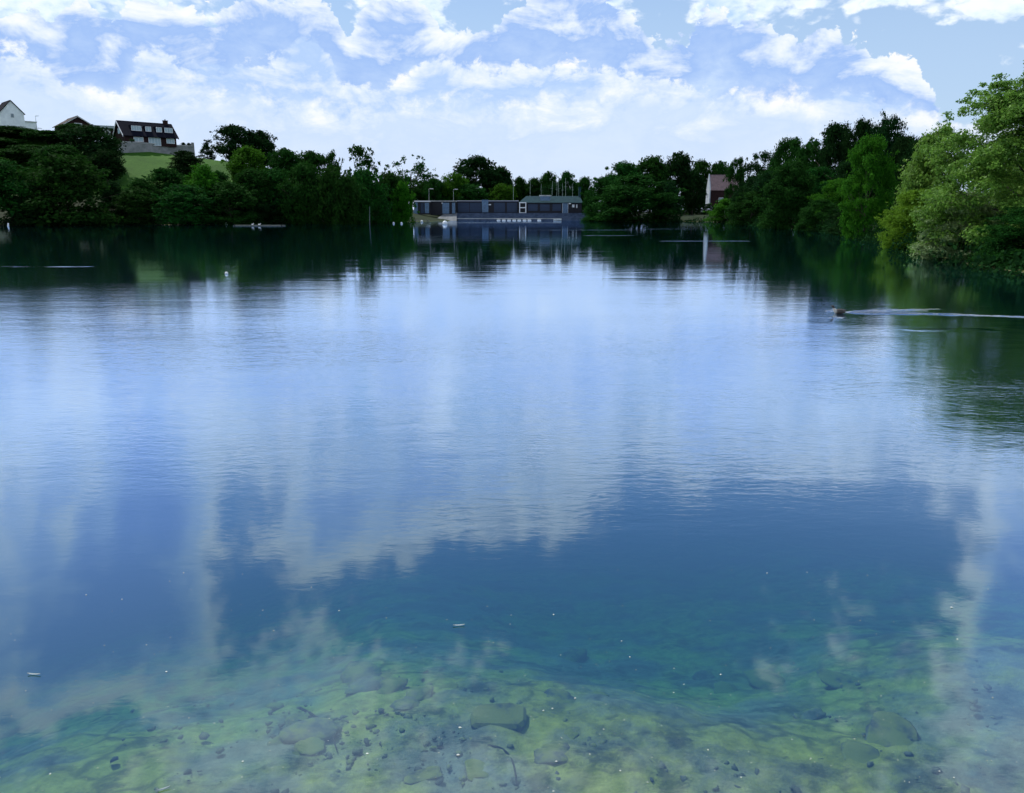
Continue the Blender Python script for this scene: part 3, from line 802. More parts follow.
def framed(parent, x0, x1, z0, z1, y, nbar=2, frame=M_frame, pane=None, name='window', th=.09, side=-1):
    """a window in a wall facing -y: frame ring with mullions, pane as a sub-part"""
    m = MB(); y0, y1 = (y-th, y+.05)
    b = .10
    m.box(x0, x1, y0, y1, z0, z0+b); m.box(x0, x1, y0, y1, z1-b, z1)
    m.box(x0, x0+b, y0, y1, z0+b, z1-b); m.box(x1-b, x1, y0, y1, z0+b, z1-b)
    for i in range(1, nbar):
        xm = x0+(x1-x0)*i/nbar
        m.box(xm-.04, xm+.04, y0+.01, y1, z0+b, z1-b)
    f = m.build(name, frame, parent)
    p = MB().box(x0+b*.5, x1-b*.5, y-.035, y+.03, z0+b*.5, z1-b*.5).build('pane', pane or M_glass, f)
    return f
def gable_roof(parent, L, Dp, eave, ridge, mat, over=.4, th=.18, name='roof'):
    """ridge along x from -L/2 to L/2, depth from 0 to Dp"""
    m = MB(); h = L/2+over
    k = (ridge-eave)/(Dp/2)
    y0, y1, zm = -over, Dp+over, eave-k*over
    m.slab([(-h, y0, zm), (h, y0, zm), (h, Dp/2, ridge), (-h, Dp/2, ridge)], th)
    m.slab([(-h, Dp/2, ridge), (h, Dp/2, ridge), (h, y1, zm), (-h, y1, zm)], th)
    m.box(-h, h, Dp/2-.12, Dp/2+.12, ridge+th*.9, ridge+th*1.35)
    return m.build(name, mat, parent)
def gable_walls(parent, L, Dp, eave, ridge, mat):
    m = MB().prism([(0, 0), (Dp, 0), (Dp, eave-.02), (Dp/2, ridge-.03), (0, eave-.02)], 'x', -L/2, L/2)
    return m.build('wall', mat, parent)
def barge(parent, x, Dp, eave, ridge, over, mat, th=.12, w=.30):
    k = (ridge-eave)/(Dp/2)
    m = MB()
    for s in (0, 1):
        ya, yb = (-over, Dp/2) if s == 0 else (Dp+over, Dp/2)
        za, zb = eave-k*over, ridge
        m.prism([(ya, za-w*.6), (yb, zb-w*.6), (yb, zb+w*.7), (ya, za+w*.7)], 'x', min(x, x+th), max(x, x+th))
    return m.build('bargeboard', mat, parent)

# ------------------------------------------------------------------ the houses on the hill
def chalet():
    L, Dp, ea, ri = 13.4, 9.0, 2.6, 6.3
    th = R(41)
    p = at(125.5, 144.5, 219)
    root = empty('chalet_house', p, 0)
    root.rotation_euler.z = th
    # local origin at the near (left) corner -> shift children by L/2
    sub = Vector((L/2, 0, 0))
    tag(root, 'dark chalet-style house with a row of white dormer windows above the meadow', 'house')
    w = gable_walls(root, L, Dp, ea, ri, M_brick)
    rf = gable_roof(root, L, Dp, ea, ri, M_slate, .5)
    bl = barge(root, -L/2-.62, Dp, ea, ri, .5, M_frame); br = barge(root, L/2+.5, Dp, ea, ri, .5, M_slate)
    parts = [w, rf, bl, br]
    sl = (ri-ea)/(Dp/2)
    for (x0, x1, nb) in ((-4.5, -1.9, 4), (-.9, .6, 2), (1.9, 3.4, 2), (4.1, 6.3, 3)):
        # box dormer standing out of the roof slope
        zt, zb = 5.15, 3.85
        yf = (zb-.25-ea)/sl-.10
        d = MB().prism([(yf, zb-.35), (yf, zt+.1), ((zt+.1-ea)/sl+.35, zt+.1), ((zb-.35-ea)/sl+.3, zb-.35)], 'x', x0-.2, x1+.2).build('dormer', M_slate, root)
        framed(d, x0, x1, zb-.05, zt-.05, yf-.05, nb, pane=M_curtain)
        parts.append(d)
    for (x0, x1, z0, z1, nb) in ((-4.5, -2.0, .9, 2.1, 2), (-.7, 2.5, .1, 2.2, 4), (4.0, 6.2, .85, 2.2, 3)):
        parts.append(framed(root, x0, x1, z0, z1, -.03, nb, name='patio_door' if nb == 4 else 'window', pane=M_curtain))
    ch = MB().box(L/2-1.6, L/2-.5, Dp/2-.5, Dp/2+.5, ri-1.2, ri+.9).box(L/2-1.7, L/2-.4, Dp/2-.6, Dp/2+.6, ri+.9, ri+1.05)
    ch.tube([(L/2-1.05, Dp/2, ri+1.0), (L/2-1.05, Dp/2, ri+1.4)], .14)
    c = ch.build('chimney', M_brick, root); parts.append(c)
    # gable end: window and a porch post on the left
    g = MB().box(-L/2-.08, -L/2+.02, Dp/2-1.0, Dp/2+1.0, 3.1, 4.5).build('gable_window', M_curtain, root); parts.append(g)
    for o in parts: o.location = sub
    # terrace wall in front
    q0, q1, q2 = p+Vector((-1.5, -3.2, 0)), at(177, 147.5, 229), at(193, 148.5, 232)
    ws = empty('garden_wall', (q0.x, q0.y, q0.z), 0)
    tag(ws, 'long white retaining wall along the terrace under the dark chalet house', 'wall')
    m = MB(); cap = MB()
    for a, b in ((q0, q1), (q1, q2)):
        d = (b-a); d.z = 0; d.normalize(); n = Vector((-d.y, d.x, 0))*.3
        for lo, hi, mb, gw in ((-3.2, .55, m, 1.), (.55, .7, cap, 1.3)):
            A, B = a-q0, b-q0
            vs = [A-n*gw, B-n*gw, B+n*gw, A+n*gw]
            k = len(mb.v)
            mb.v += [(v.x, v.y, v.z+lo) for v in vs]+[(v.x, v.y, v.z+hi) for v in vs]
            mb.f += [[k+i for i in q] for q in ((0,3,2,1),(4,5,6,7),(0,1,5,4),(1,2,6,5),(2,3,7,6),(3,0,4,7))]
    m.build('masonry', M_wall, ws); cap.build('coping', M_pconc, ws)
    e = q2-q0
    MB().box(e.x-.3, e.x+.3, e.y-.3, e.y+.3, -3, 1.6).build('end_pier', M_wall, ws)
chalet()
for (cx, top, w, lb) in ((183, 142.6, 8, 'left one of two low round bushes on the white terrace wall'), (189, 143, 7, 'right one of two low round bushes on the white terrace wall, beside its end pier')):
    pz = at(cx, 147, 233.5)
    tree('terrace_shrub', 'bush', 1, cx, top, w, 233.5, 'dark', lb, base=pz.z-.6)

def white_house():
    p = at(14, 128, 262); root = empty('white_house', p, 0)
    tag(root, 'white rendered house with a dark roof at the left edge of the hilltop', 'house')
    # ridge along local x; +x gable end faces the camera's right
    L, Dp, ea, ri = 9., 6.6, 4.6, 8.2
    root.rotation_euler.z = R(-44)
    # place so that the +x gable is the near face
    gable_walls(root, L, Dp, ea, ri, M_white).location = (-L/2, -Dp/2, 0)
    gable_roof(root, L, Dp, ea, ri, M_slate, .3).location = (-L/2, -Dp/2, 0)
    f = MB().box(0, .06, -.5, .5, 3.1, 4.4).build('window', M_frame, root)
    MB().box(.05, .09, -.4, .4, 3.2, 4.3).build('pane', M_glass, f)
    e = MB().box(-3.6, -.3, 3.31, 6.6, -.5, 2.2).build('lean_to', M_white, root)
    MB().slab([(-3.9, 3.32, 2.2), (-.0, 3.32, 2.2), (-.0, 6.9, 2.2), (-3.9, 6.9, 2.2)], .25).build('flat_roof', M_pconc, e)
white_house()
def bungalow():
    p = at(79, 131, 240); root = empty('bungalow', p, R(-48))
    tag(root, 'low brown-roofed bungalow with a white gable edge behind the dark tree on the hilltop', 'house')
    L, Dp, ea, ri = 11., 7.6, 1.7, 4.0
    gable_walls(root, L, Dp, ea, ri, M_brick).location = (-L/2, -Dp/2, 0)
    gable_roof(root, L, Dp, ea, ri, M_brown, .45).location = (-L/2, -Dp/2, 0)
    b = barge(root, .46, Dp, ea, ri, .45, M_pconc, .1, .2); b.location = (0, -Dp/2, 0)
    f = MB().box(0, .06, -1.0, 1.0, .9, 2.2).build('window', M_frame, root)
    MB().box(.05, .08, -.9, .9, 1., 2.1).build('pane', M_glass, f)
bungalow()
def garage():
    p = at(106, 133, 236); root = empty('garage', p, R(25))
    tag(root, 'small garage with a grey-green sloping roof just left of the dark chalet house', 'garage')
    MB().box(-2.9, 2.9, 0, 5, -.6, 1.3).build('wall', M_brick, root)
    MB().slab([(-3.2, -.3, 1.2), (3.2, -.3, 1.2), (3.2, 5.3, 2.4), (-3.2, 5.3, 2.4)], .15).build('roof', M_teal, root)
    MB().box(-1.2, 1.2, -.08, .02, -.5, 1.0).build('garage_door', M_pconc, root)
garage()
def hilltop_lamp():
    a, b = at(37, 129, 245), at(37, 116, 245)
    r = empty('street_lamp', a)
    h = b.z-a.z
    tag(r, 'thin grey lamp post on the hilltop between the white house and the bungalow', 'lamp post')
    MB().tube([(0,0,-1), (0,0,h*.5), (0,0,h-.1), (.25,0,h)], [.09,.075,.05,.05]).build('pole', M_steel, r)
    MB().prism([(.1,h-.12),(.95,h-.02),(.95,h+.10),(.1,h+.08)], 'y', -.14, .14).build('lamp_head', M_plastic, r)
hilltop_lamp()

# ------------------------------------------------------------------ the boat club across the lake
DC = 282.
S = mpp(DC)
def club_building():
    p = at(551, 213.4, DC); root = empty('clubhouse', p)
    tag(root, 'low black clubhouse with a blue-green hipped roof and pale door across the lake', 'building')
    X = lambda px: (px-551)*S
    Z = lambda row: (213.4-row)*S/math.cos(PITCH)**1
    x0, x1, dp = X(519), X(581.5), 8.
    e, r = Z(203.2), Z(196.8)
    MB().box(x0, x1, 0, dp, -.6, e).build('wall', M_black, root)
    m = MB(); o = .4
    k = [(x0-.2,-o,e),(x1+o,-o,e),(x1+o,dp+o,e),(x0-.2,dp+o,e),(x0+2.6,dp/2,r),(x1-.4,dp/2,r)]
    n = len(m.v); m.v += k+[(a,b,c-.14) for a,b,c in k[:4]]
    m.f += [[0,1,5,4],[1,2,5],[2,3,4,5],[3,0,4],[0,6,7,1],[1,7,8,2],[2,8,9,3],[3,9,6,0],[6,9,8,7]]
    m.build('roof', M_teal, root)
    for a, b in ((528,537.5),(540,549.5),(552.5,561)):
        framed(root, X(a), X(b), Z(211), Z(204.6), -.03, 1, M_blue, M_blue, 'shutter')
    d = framed(root, X(562.3), X(568), Z(213.3), Z(203.0), -.05, 1, M_frame, M_pblue, 'door')
    lampb = MB().box(X(568.5), X(570.6), -.5, -.02, Z(204.6), Z(203.6)).build('wall_lamp', M_frame, root)
    framed(root, X(572), X(574.3), Z(207.7), Z(205), -.03, 1, M_frame, M_frame, 'window')
    framed(root, X(576), X(577.2), Z(208.2), Z(205), -.03, 1, M_frame, M_frame, 'window')
    # notice board on the roof edge
    s = MB().box(X(540), X(550), -.35, -.2, Z(201.3), Z(197.2)).build('sign_board', M_pblue, root)
    MB().box(X(539), X(551), -.55, .1, Z(197.2), Z(196.2)).build('sign_cap', M_pconc, s)
    MB().box(X(579), X(581.4), dp/2-.5, dp/2+.5, e, Z(188.8)).box(X(578.7), X(581.7), dp/2-.6, dp/2+.6, Z(188.8), Z(188.2)).build('chimney', M_teal, root)
    # tall white frame with two openings at the left end
    fr = empty('lifeguard_shelf', (p.x+X(522.6), p.y-.7, p.z))
    tag(fr, 'white framed rack with two dark openings standing at the left end of the clubhouse', 'rack')
    a, b = X(519.2)-X(522.6), X(526.2)-X(522.6); hz = Z(202.8)
    m = MB(); w = .32
    m.box(a, a+w, 0, .5, 0, hz); m.box(b-w, b, 0, .5, 0, hz)
    for z in (0, hz*.47, hz-w): m.box(a+w, b-w, .002, .498, z, z+w)
    m.build('frame', M_frame, fr)
    MB().box(a+w, b-w, .44, .49, w, hz-w).build('back_panel', M_dark, fr)
club_building()

def stores():
    p = at(488, 213, DC+2); root = empty('boat_store', p)
    tag(root, 'long low blue boat store with shutter doors left of the clubhouse', 'building')
    s = mpp(DC+2); X = lambda px: (px-488)*s; Z = lambda row: (213-row)*s
    MB().box(X(456.5), X(518.5), 0, 6, -.6, Z(202)).build('wall', M_black, root)
    MB().slab([(X(456), -.3, Z(202)), (X(518.8), -.3, Z(202)), (X(518.8), 6.3, Z(201)), (X(456), 6.3, Z(201))], .16).build('roof', M_blue, root)
    for a, b in ((458,469.4),(470,481.4),(494,505),(507,517.2)):
        MB().box(X(a), X(b), -.07, .02, Z(212.4), Z(203)).build('shutter', M_blue, root)
    d = MB().box(X(482), X(488.4), -.5, -.02, Z(212.4), Z(200.2)).build('pale_door', M_pblue, root)
    MB().box(X(488.8), X(491), -.35, -.02, Z(205.4), Z(204.4)).build('wall_lamp', M_frame, root)
    for px, row, lab, w in ((443, 213, 'dark flat-roofed shed with pale blue doors left of the long blue boat store', 1), (422.5, 212.4, 'small shed with a pale flat roof at the left end of the boat club', 0)):
        pp = at(px, row, DC-4 if w else DC-8); k = mpp(pp.y)
        r = empty('shed', pp); tag(r, lab, 'shed', 'flat-roofed sheds of the boat club')
        if w:
            MB().box(-12.6*k, 12.4*k, 0, 5, -.7, 11.2*k).build('wall', M_black, r)
            MB().box(-13.2*k, 13.*k, -.35, 5.3, 11.2*k, 12*k).build('roof', M_pconc, r)
            for a, b in ((-.5,6.3),(9.2,12.2)): MB().box(a*k, b*k, -.08, .02, -.2, 10*k).build('door', M_pblue, r)
            MB().box(-1.2*k, -.2*k, -.3, -.02, 9.2*k, 10.*k).build('wall_lamp', M_frame, r)
        else:
            MB().box(-7.2*k, 7.0*k, 0, 4, -.7, 10.2*k).build('wall', M_black, r)
            MB().box(-7.8*k, 7.4*k, -.4, 4.3, 10.2*k, 11.4*k).build('roof', M_frame, r)
            MB().prism([(-9.5*k,-.5),(-4.6*k,-.5),(-4.6*k,9.8*k),(-7*k,9.8*k)], 'y', -.12, -.02).build('side_screen', M_pblue, r)
            for a, b in ((-1.6,1.4),(2.4,6.6)): MB().box(a*k, b*k, -.08, .02, -.2, 9.4*k).build('door', M_pblue if a > 0 else M_blue, r)
stores()

def quay():
    p0, p1 = at(455, 213, DC-.5), at(586, 213.5, DC-.5)
    t = empty('quay_terrace', (p0.x, 0, 0)); t['kind'] = 'structure'
    L = p1.x-p0.x
    yq = DC-9.
    # stepped slabs falling to the water, a light coping along the edge
    zt = p0.z
    n = 4
    for i in range(n):
        ya, yb = yq+.6+i*2., yq+.6+(i+1)*2.+(1. if i == n-1 else 0)
        z = .55+(zt-.55)*(i+1)/n
        MB().box(.4*i*0, L-.02*i, ya, yb-.004, -.5, z).build('step', M_concb, t)
    MB().box(-1.2, L*.80, yq-.35, yq+.59, -.4, .72).build('coping', M_concb, t)
    MB().box(-1.2, L*.80, yq-.42, yq-.36, .58, .76).build('edge_strip', M_pconc, t)
    # slipway
    a, b = at(431, 221, DC-18), at(457.5, 213, DC-1)
    s = MB()
    xa0, xa1 = at(431.5, 221, DC-16).x, at(456.5, 221, DC-16).x
    xb0, xb1 = at(446, 213, DC-1.5).x, at(457, 213, DC-1.5).x
    z1 = at(450, 212.6, DC-1.5).z
    s.v = [(xa0,DC-16,-.25),(xa1,DC-16,-.25),(xb1,DC-1.5,z1),(xb0,DC-1.5,z1),(xa0,DC-16,-1),(xa1,DC-16,-1),(xb1,DC-1.5,-1),(xb0,DC-1.5,-1)]
    s.f = [[0,1,2,3],[4,7,6,5],[0,4,5,1],[1,5,6,2],[2,6,7,3],[3,7,4,0]]
    tag(s.build('slipway', M_conc), kind='structure')
    # white floats moored along the edge
    f0 = None
    words = ['first','second','third','fourth','fifth','sixth','seventh']
    xs = (498.6,503.8,509,514.2,519.2,524.6,529.4,539.2)
    for i, px in enumerate(xs):
        w = at(px, 219.6, yq-1.2)
        if f0 is None:
            f0 = empty('mooring_float', (w.x, yq-1.2, 0))
            MB().box(-.62, .62, -.5, .5, -.12, .34).build('float_body', M_plastic, f0, bevel=.08)
            MB().tube([(-.2,0,.33),(-.2,0,.5),(.2,0,.5),(.2,0,.33)], .03).build('mooring_ring', M_steel, f0)
            r = f0
        else:
            r = copy_thing(f0); r.location.x = w.x
        lab = ('lone white mooring float to the right of the row of seven' if i == 7 else
               '%s white float from the left in the row of seven along the quay' % words[i])
        tag(r, lab, 'float', 'white floats moored along the quay')
    # white dinghy turned bottom up
    w = at(557.5, 220.8, yq-2.2); d = empty('dinghy', (w.x, yq-2.2, 0))
    tag(d, 'small white dinghy afloat below the pale clubhouse door', 'boat')
    m = MB(); ns, nr = 9, 7
    for i in range(ns):
        u = i/(ns-1); hw = .62*math.sin(math.pi*(.12+.78*u))**.6*(1 if u < .75 else 1-(u-.75)*1.6)
        for j in range(nr):
            a = math.pi*j/(nr-1)
            m.v.append((-1.35+2.7*u, -hw*math.cos(a), .55-.62*math.sin(a)**.8*(1-.25*u)))
    for i in range(ns-1):
        for j in range(nr-1):
            q = i*nr+j; m.f.append([q, q+1, q+nr+1, q+nr])
    m.f.append(list(range(nr))); 
    m.build('hull', M_plastic, d, smooth=True)
    MB().box(-.6,-.35,-.5,.5,.38,.43).build('thwart', M_board, d)
    MB().box(.4,.65,-.45,.45,.38,.43).build('thwart', M_board, d)
quay()

def pole_thing(name, px, r0, r1, D, rad, mat, label, cat, group=None, lamp=0, lean=0.):
    a, b = at(px, r0, D), at(px+lean, r1, D)
    r = empty(name, a); tag(r, label, cat, group)
    h, dx = b.z-a.z, b.x-a.x
    MB().tube([(0,0,-.8), (dx*.5,0,h*.5), (dx,0,h)], [rad, rad*.8, rad*.55]).build('pole', mat, r)
    if lamp:
        MB().tube([(0,0,h-.05),(.5*lamp,0,h+.12),(.9*lamp,0,h+.1)], .05).build('arm', mat, r)
        MB().prism([(min(.6*lamp,1.7*lamp),h+.0),(max(.6*lamp,1.7*lamp),h+.0),(max(.6*lamp,1.7*lamp),h+.16),(min(.6*lamp,1.7*lamp),h+.2)], 'y', -.2, .2).build('lamp_head', M_plastic, r)
    return r
pole_thing('street_lamp', 429, 212, 189, DC-2, .09, M_steel, 'lamp post rising behind the pale-roofed small shed', 'lamp post', 'lamp posts at the boat club', 1)
pole_thing('street_lamp', 453.5, 212, 189.5, DC+4, .09, M_steel, 'lamp post rising at the right end of the dark flat-roofed shed', 'lamp post', 'lamp posts at the boat club', 1)
fp = pole_thing('flagpole', 513.4, 213, 177.5, DC+8, .10, M_alu, 'tall pale flagpole behind the right end of the blue boat store', 'flagpole')
for px, r1, ln, lab in ((530, 180, .3, 'leftmost of the boat masts, over the left slope of the clubhouse roof'), (541.2, 184, 0, 'boat mast just left of the clubhouse sign board'),
        (551.4, 181, 1.2, 'leaning boat mast just right of the clubhouse sign board'), (556.5, 182, .6, 'left one of a close pair of masts over the middle of the clubhouse roof'),
        (559, 181, -.5, 'right one of a close pair of masts over the middle of the clubhouse roof'), (562.5, 183, 0, 'short mast above the pale clubhouse door'),
        (565.6, 178, 0, 'tallest boat mast, right of the short one above the pale door'), (572.4, 183, .4, 'boat mast nearest the clubhouse chimney')):
    a = pole_thing('boat_mast', px, 208, r1, DC+11, .085, M_alu, lab, 'mast', 'masts of boats parked behind the clubhouse', 0, ln)
    h = at(px, r1, DC+11).z-a.location.z
    MB().tube([(-.55,0,h*.72),(.55,0,h*.72)], .035, 5).build('spreader', M_alu, a)

# ------------------------------------------------------------------ odds and ends on the left shore
def covered_boat():
    D = 236.; p = at(402, 216.6, D); k = mpp(D)
    r = empty('covered_boat', p); tag(r, 'boat under a pale blue-grey cover raised on a dark stand near the jetty', 'boat')
    m = MB(); ns = 9
    for i in range(ns):
        u = i/(ns-1); w = .75*math.sin(math.pi*(.1+.8*u))**.35
        z0, z1 = 4.2*k*.62, 4.2*k*1.65*(.92+.14*math.sin(math.pi*u))
        for y, z in ((-w*.55,z0),(-w,z0+.35*(z1-z0)),(-w*.75,z0+.8*(z1-z0)),(0,z1),(w*.75,z0+.8*(z1-z0)),(w,z0+.35*(z1-z0)),(w*.55,z0)):
            m.v.append(((u-.5)*12.4*k, y, z))
    for i in range(ns-1):
        for j in range(7):
            a, b = i*7+j, i*7+(j+1)%7; m.f.append([a, b, b+7, a+7])
    m.f.append(list(range(7))); m.f.append([(ns-1)*7+j for j in range(7)])
    m.build('cover', M_tarp, r, smooth=True)
    for x in (-3.6*k, 3.2*k):
        MB().tube([(x,-.6,-.6),(x,-.4,4.4*k*.62)], .08).tube([(x,.6,-.6),(x,.4,4.4*k*.62)], .08).box(x-.08,x+.08,-.5,.5,.85,.97).build('trestle', M_dark, r)
covered_boat()
def landing(name, x0, x1, row, D, label, piles=3, thick=.16, mat=None, top=.34):
    a, b = at(x0, row, D), at(x1, row, D)
    r = empty(name, (a.x, D, 0)); tag(r, label, 'jetty')
    L = b.x-a.x
    MB().box(0, L, 0, 1.5, top-thick, top).build('deck', mat or M_board, r)
    for i in range(piles):
        x = .3+(L-.6)*i/max(1, piles-1)
        MB().tube([(x,-.08,-1.5),(x,-.08,top+.12)], .08).build('pile', M_dark, r)
    return r
landing('jetty', 389.5, 401, 219, 226, 'short white-edged jetty in front of the covered boat', 3, .2, M_pconc, .55)
landing('jetty', 401.5, 429, 219, 229, 'long dull low jetty between the covered boat and the concrete slipway', 5, .12, M_board, .5)
landing('jetty', 104, 123, 217, 172, 'small pale landing stage at the right foot of the dome-shaped willow', 3, .2, M_conc, .95)
fl = landing('swim_platform', 233, 283, 225.6, 150, 'long low float on the dark water with two ducks on it', 2, .10, M_board, .16)

def duck(name, loc, heading, label, sc=1., colour=None, group=None, floating=True):
    """one continuous body grown over a spine: tail, body, breast, neck, head, bill"""
    me = bpy.data.meshes.new(name)
    vs = [(0,0,.09),(-.10,0,.10),(-.19,0,.13),(.09,0,.10),(.145,0,.15),(.165,0,.21),(.185,0,.245),(.225,0,.24),(.262,0,.232)]
    es = [(0,1),(1,2),(0,3),(3,4),(4,5),(5,6),(6,7),(7,8)]
    me.from_pydata(vs, es, []); me.update()
    o = link(name, me, colour)
    sk = o.modifiers.new('skin', 'SKIN'); sk.use_smooth_shade = True
    rad = [(.085,.075),(.07,.06),(.018,.012),(.07,.065),(.036,.036),(.03,.03),(.036,.036),(.014,.012),(.018,.006)]
    for d, q in zip(me.skin_vertices[0].data, rad): d.radius = q
    me.skin_vertices[0].data[0].use_root = True
    ss = o.modifiers.new('sub', 'SUBSURF'); ss.levels = ss.render_levels = 2
    o.location = loc; o.rotation_euler = (0,0,heading); o.scale = (sc,)*3
    tag(o, label, 'duck', group)
    return o
def duck_mat():
    m, nt, out = new_mat('duck plumage')
    tc = nt.node('ShaderNodeTexCoord').outputs['Object']
    s = nt.node('ShaderNodeSeparateXYZ', ins={0: tc})
    body = nt.mix(nt.mapr(nt.noise(tc, 40, 4).outputs[0], .35, .65), (.022,.018,.015), (.07,.055,.042))
    c = nt.mix(nt.mapr(s.outputs[0], .07, .13), body, (.55,.50,.42))
    c = nt.mix(nt.mapr(s.outputs[2], .17, .20), c, (.02,.018,.014))
    b = nt.node('ShaderNodeBsdfPrincipled', ins={'Base Color': c, 'Roughness': .6})
    nt.l.new(b.outputs[0], out.inputs[0]); return m
M_duck = duck_mat()
dw = water_at(839, 313.5)
duck('duck', (dw.x, dw.y, -.035), R(183), 'small brown duck with a pale breast swimming ahead of its spreading wake', .85, M_duck)
p = at(252.5, 224.5, 150.6); duck('duck', (p.x, 150.6, .16), R(60), 'left one of two ducks resting on the long low float', 1.35, M_plastic, 'ducks on the float')
p = at(259.3, 224.5, 150.8); duck('duck', (p.x, 150.8, .16), R(20), 'right one of two ducks resting on the long low float', 1.35, M_plastic, 'ducks on the float')

# the wake: two low ridges of water spreading behind the duck
def wake():
    mb = MB()
    def ridge(pix, wid, hgt):
        pts = []
        for (a, b), (c, d) in zip(pix[:-1], pix[1:]):
            for t in np.linspace(0, 1, 14, endpoint=False):
                pts.append(water_at(a+(c-a)*t, b+(d-b)*t))
        k0 = len(mb.v)
        prof = [(-1, 0), (-.6, .45), (-.2, .95), (.1, 1), (.5, .5), (1, 0)]
        n = len(pts)
        for i, q in enumerate(pts):
            d = (pts[min(i+1, n-1)]-pts[max(i-1, 0)]).normalized(); nn = Vector((-d.y, d.x, 0))
            f = min(1, i/5)*(1-.65*i/n)*(1+.12*math.sin(i*1.7)+.15*math.sin(i*.63+1))
            if nn.y < 0: nn = -nn
            for s, z in prof:
                e = q+nn*s*wid*(.8+.5*i/n)
                mb.v.append((e.x, e.y, -.004+z*hgt*max(.1, f)))
        m = len(prof)
        for i in range(n-1):
            for j in range(m-1):
                a = k0+i*m+j; mb.f.append([a, a+1, a+m+1, a+m])
    ridge([(845,312),(880,310.6),(905,309.8),(940,308.8)], .13, .04)
    ridge([(845,312.6),(880,313),(935,314),(1024,317),(1100,320)], .12, .045)
    ridge([(852,312.2),(885,311),(930,310.8)], .09, .03)
    ridge([(826,311.5),(833,310.5),(841,311.5)], .10, .035)
    ridge([(829,318),(838,317.4),(845,318.4)], .10, .03)
    o = mb.build('water_wake', WAKEMAT, smooth=True)
    tag(o, kind='structure')
wake()

def buoy(px, row, rad, label):
    w = water_at(px, row)
    r = empty('mooring_buoy', (w.x, w.y, 0)); tag(r, label, 'buoy', 'white mooring buoys')
    me = bpy.data.meshes.new('buoy_float'); bm = bmesh.new()
    bmesh.ops.create_uvsphere(bm, u_segments=14, v_segments=9, radius=rad)
    for v in bm.verts:
        v.co.z = v.co.z*.9+rad*.45
    bm.to_mesh(me); bm.free()
    link('buoy_float', me, M_plastic, r, True)
    MB().tube([(0,0,rad*1.2),(0,0,rad*1.75)], rad*.16).build('eyelet', M_steel, r)
buoy(226.3, 224.6, .30, 'white buoy just left of the low float with two ducks')
buoy(383.6, 221.2, .42, 'white buoy left of the short white-edged jetty')
buoy(393.6, 223.6, .26, 'small white buoy in front of the short jetty, left one of the pair')
buoy(401.5, 223.7, .26, 'small white buoy in front of the short jetty, right one of the pair')
buoy(421.8, 221.9, .36, 'white buoy beside the right part of the long low jetty')
buoy(445, 224.2, .55, 'largest white buoy, on the water below the concrete slipway')
buoy(226.5, 274, .06, 'tiny white buoy alone on the open water at the edge of the tree reflections')
a = pole_thing('mooring_post', 369.6, 225, 206.5, 170, .11, M_grey, 'tall grey post standing in the water before the dark shrubs', 'post')
a = pole_thing('marker_post', 8.2, 229.6, 223.2, 146, .20, M_plastic, 'short white marker post in the dark water at the far left', 'post')

# ------------------------------------------------------------------ house, hedge and steps on the right of the far shore
def pink_house():
    D = 318.; k = mpp(D); p = at(709.5, 206, D)
    r = empty('pink_roofed_house', p, R(-5)); tag(r, 'house with a weathered pink roof and white gable wall among the trees', 'house')
    L, Dp, ea, ri = 13., 9., 15.5*k, 30*k
    gable_walls(r, L, Dp, ea, ri, M_brick).location = (L/2, -1, 0)
    gable_roof(r, L, Dp, ea, ri, M_pink, .25).location = (L/2, -1, 0)
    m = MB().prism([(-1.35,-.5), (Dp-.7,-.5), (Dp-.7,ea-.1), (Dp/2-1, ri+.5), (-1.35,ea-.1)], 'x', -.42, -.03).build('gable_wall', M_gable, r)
    framed(r, 3.2, 5.0, 1.6, 3.2, -1.03, 2)
pink_house()
def hedge():
    D = 300.; a, b = at(664, 213, D), at(748, 213, D); z1 = at(700, 204.6, D).z
    g = np.random.default_rng(5)
    L, h = b.x-a.x, z1-.8
    n = 9000
    C = np.stack([g.uniform(0, L, n), g.uniform(0, 2.2, n), g.uniform(0, 1, n)**.8*h], -1)
    C[:, 2] *= 1+.07*np.sin(C[:, 0]*.9)+.05*np.sin(C[:, 0]*2.3)
    nm = g.normal(size=(n, 3)); nm /= np.linalg.norm(nm, axis=1)[:, None]
    u = np.cross(nm, g.normal(size=(n, 3))); u /= np.linalg.norm(u, axis=1)[:, None]; v = np.cross(nm, u)
    vt = np.stack([C-u*.28, C-v*.17, C+u*.28, C+v*.17], 1).reshape(-1, 3)
    o = link('hedge', np_mesh('hedge', vt, np.arange(4*n).reshape(n, 4)), LEAF['dark'])
    o.location = (a.x, D, .8); tag(o, 'long clipped dark hedge in front of the pink-roofed house', 'hedge')
hedge()
def steps():
    r = empty('landing_steps', (at(708, 222, 262).x, 250, 0)); r['kind'] = 'structure'
    for (x0, x1, row, D, zt) in ((688, 737, 222.6, 243, .42), (681, 718, 219.2, 258, .95), (678, 717, 216.2, 276, 1.6)):
        a, b = at(x0, row, D).x-r.location.x, at(x1, row, D).x-r.location.x
        MB().box(a, b, D-250, D-250+2.2, -.8, zt-.35).build('step', M_dark, r)
        MB().box(a, b, D-250-.1, D-250+2.3, zt-.35, zt).build('coping', M_pconc, r)
steps()

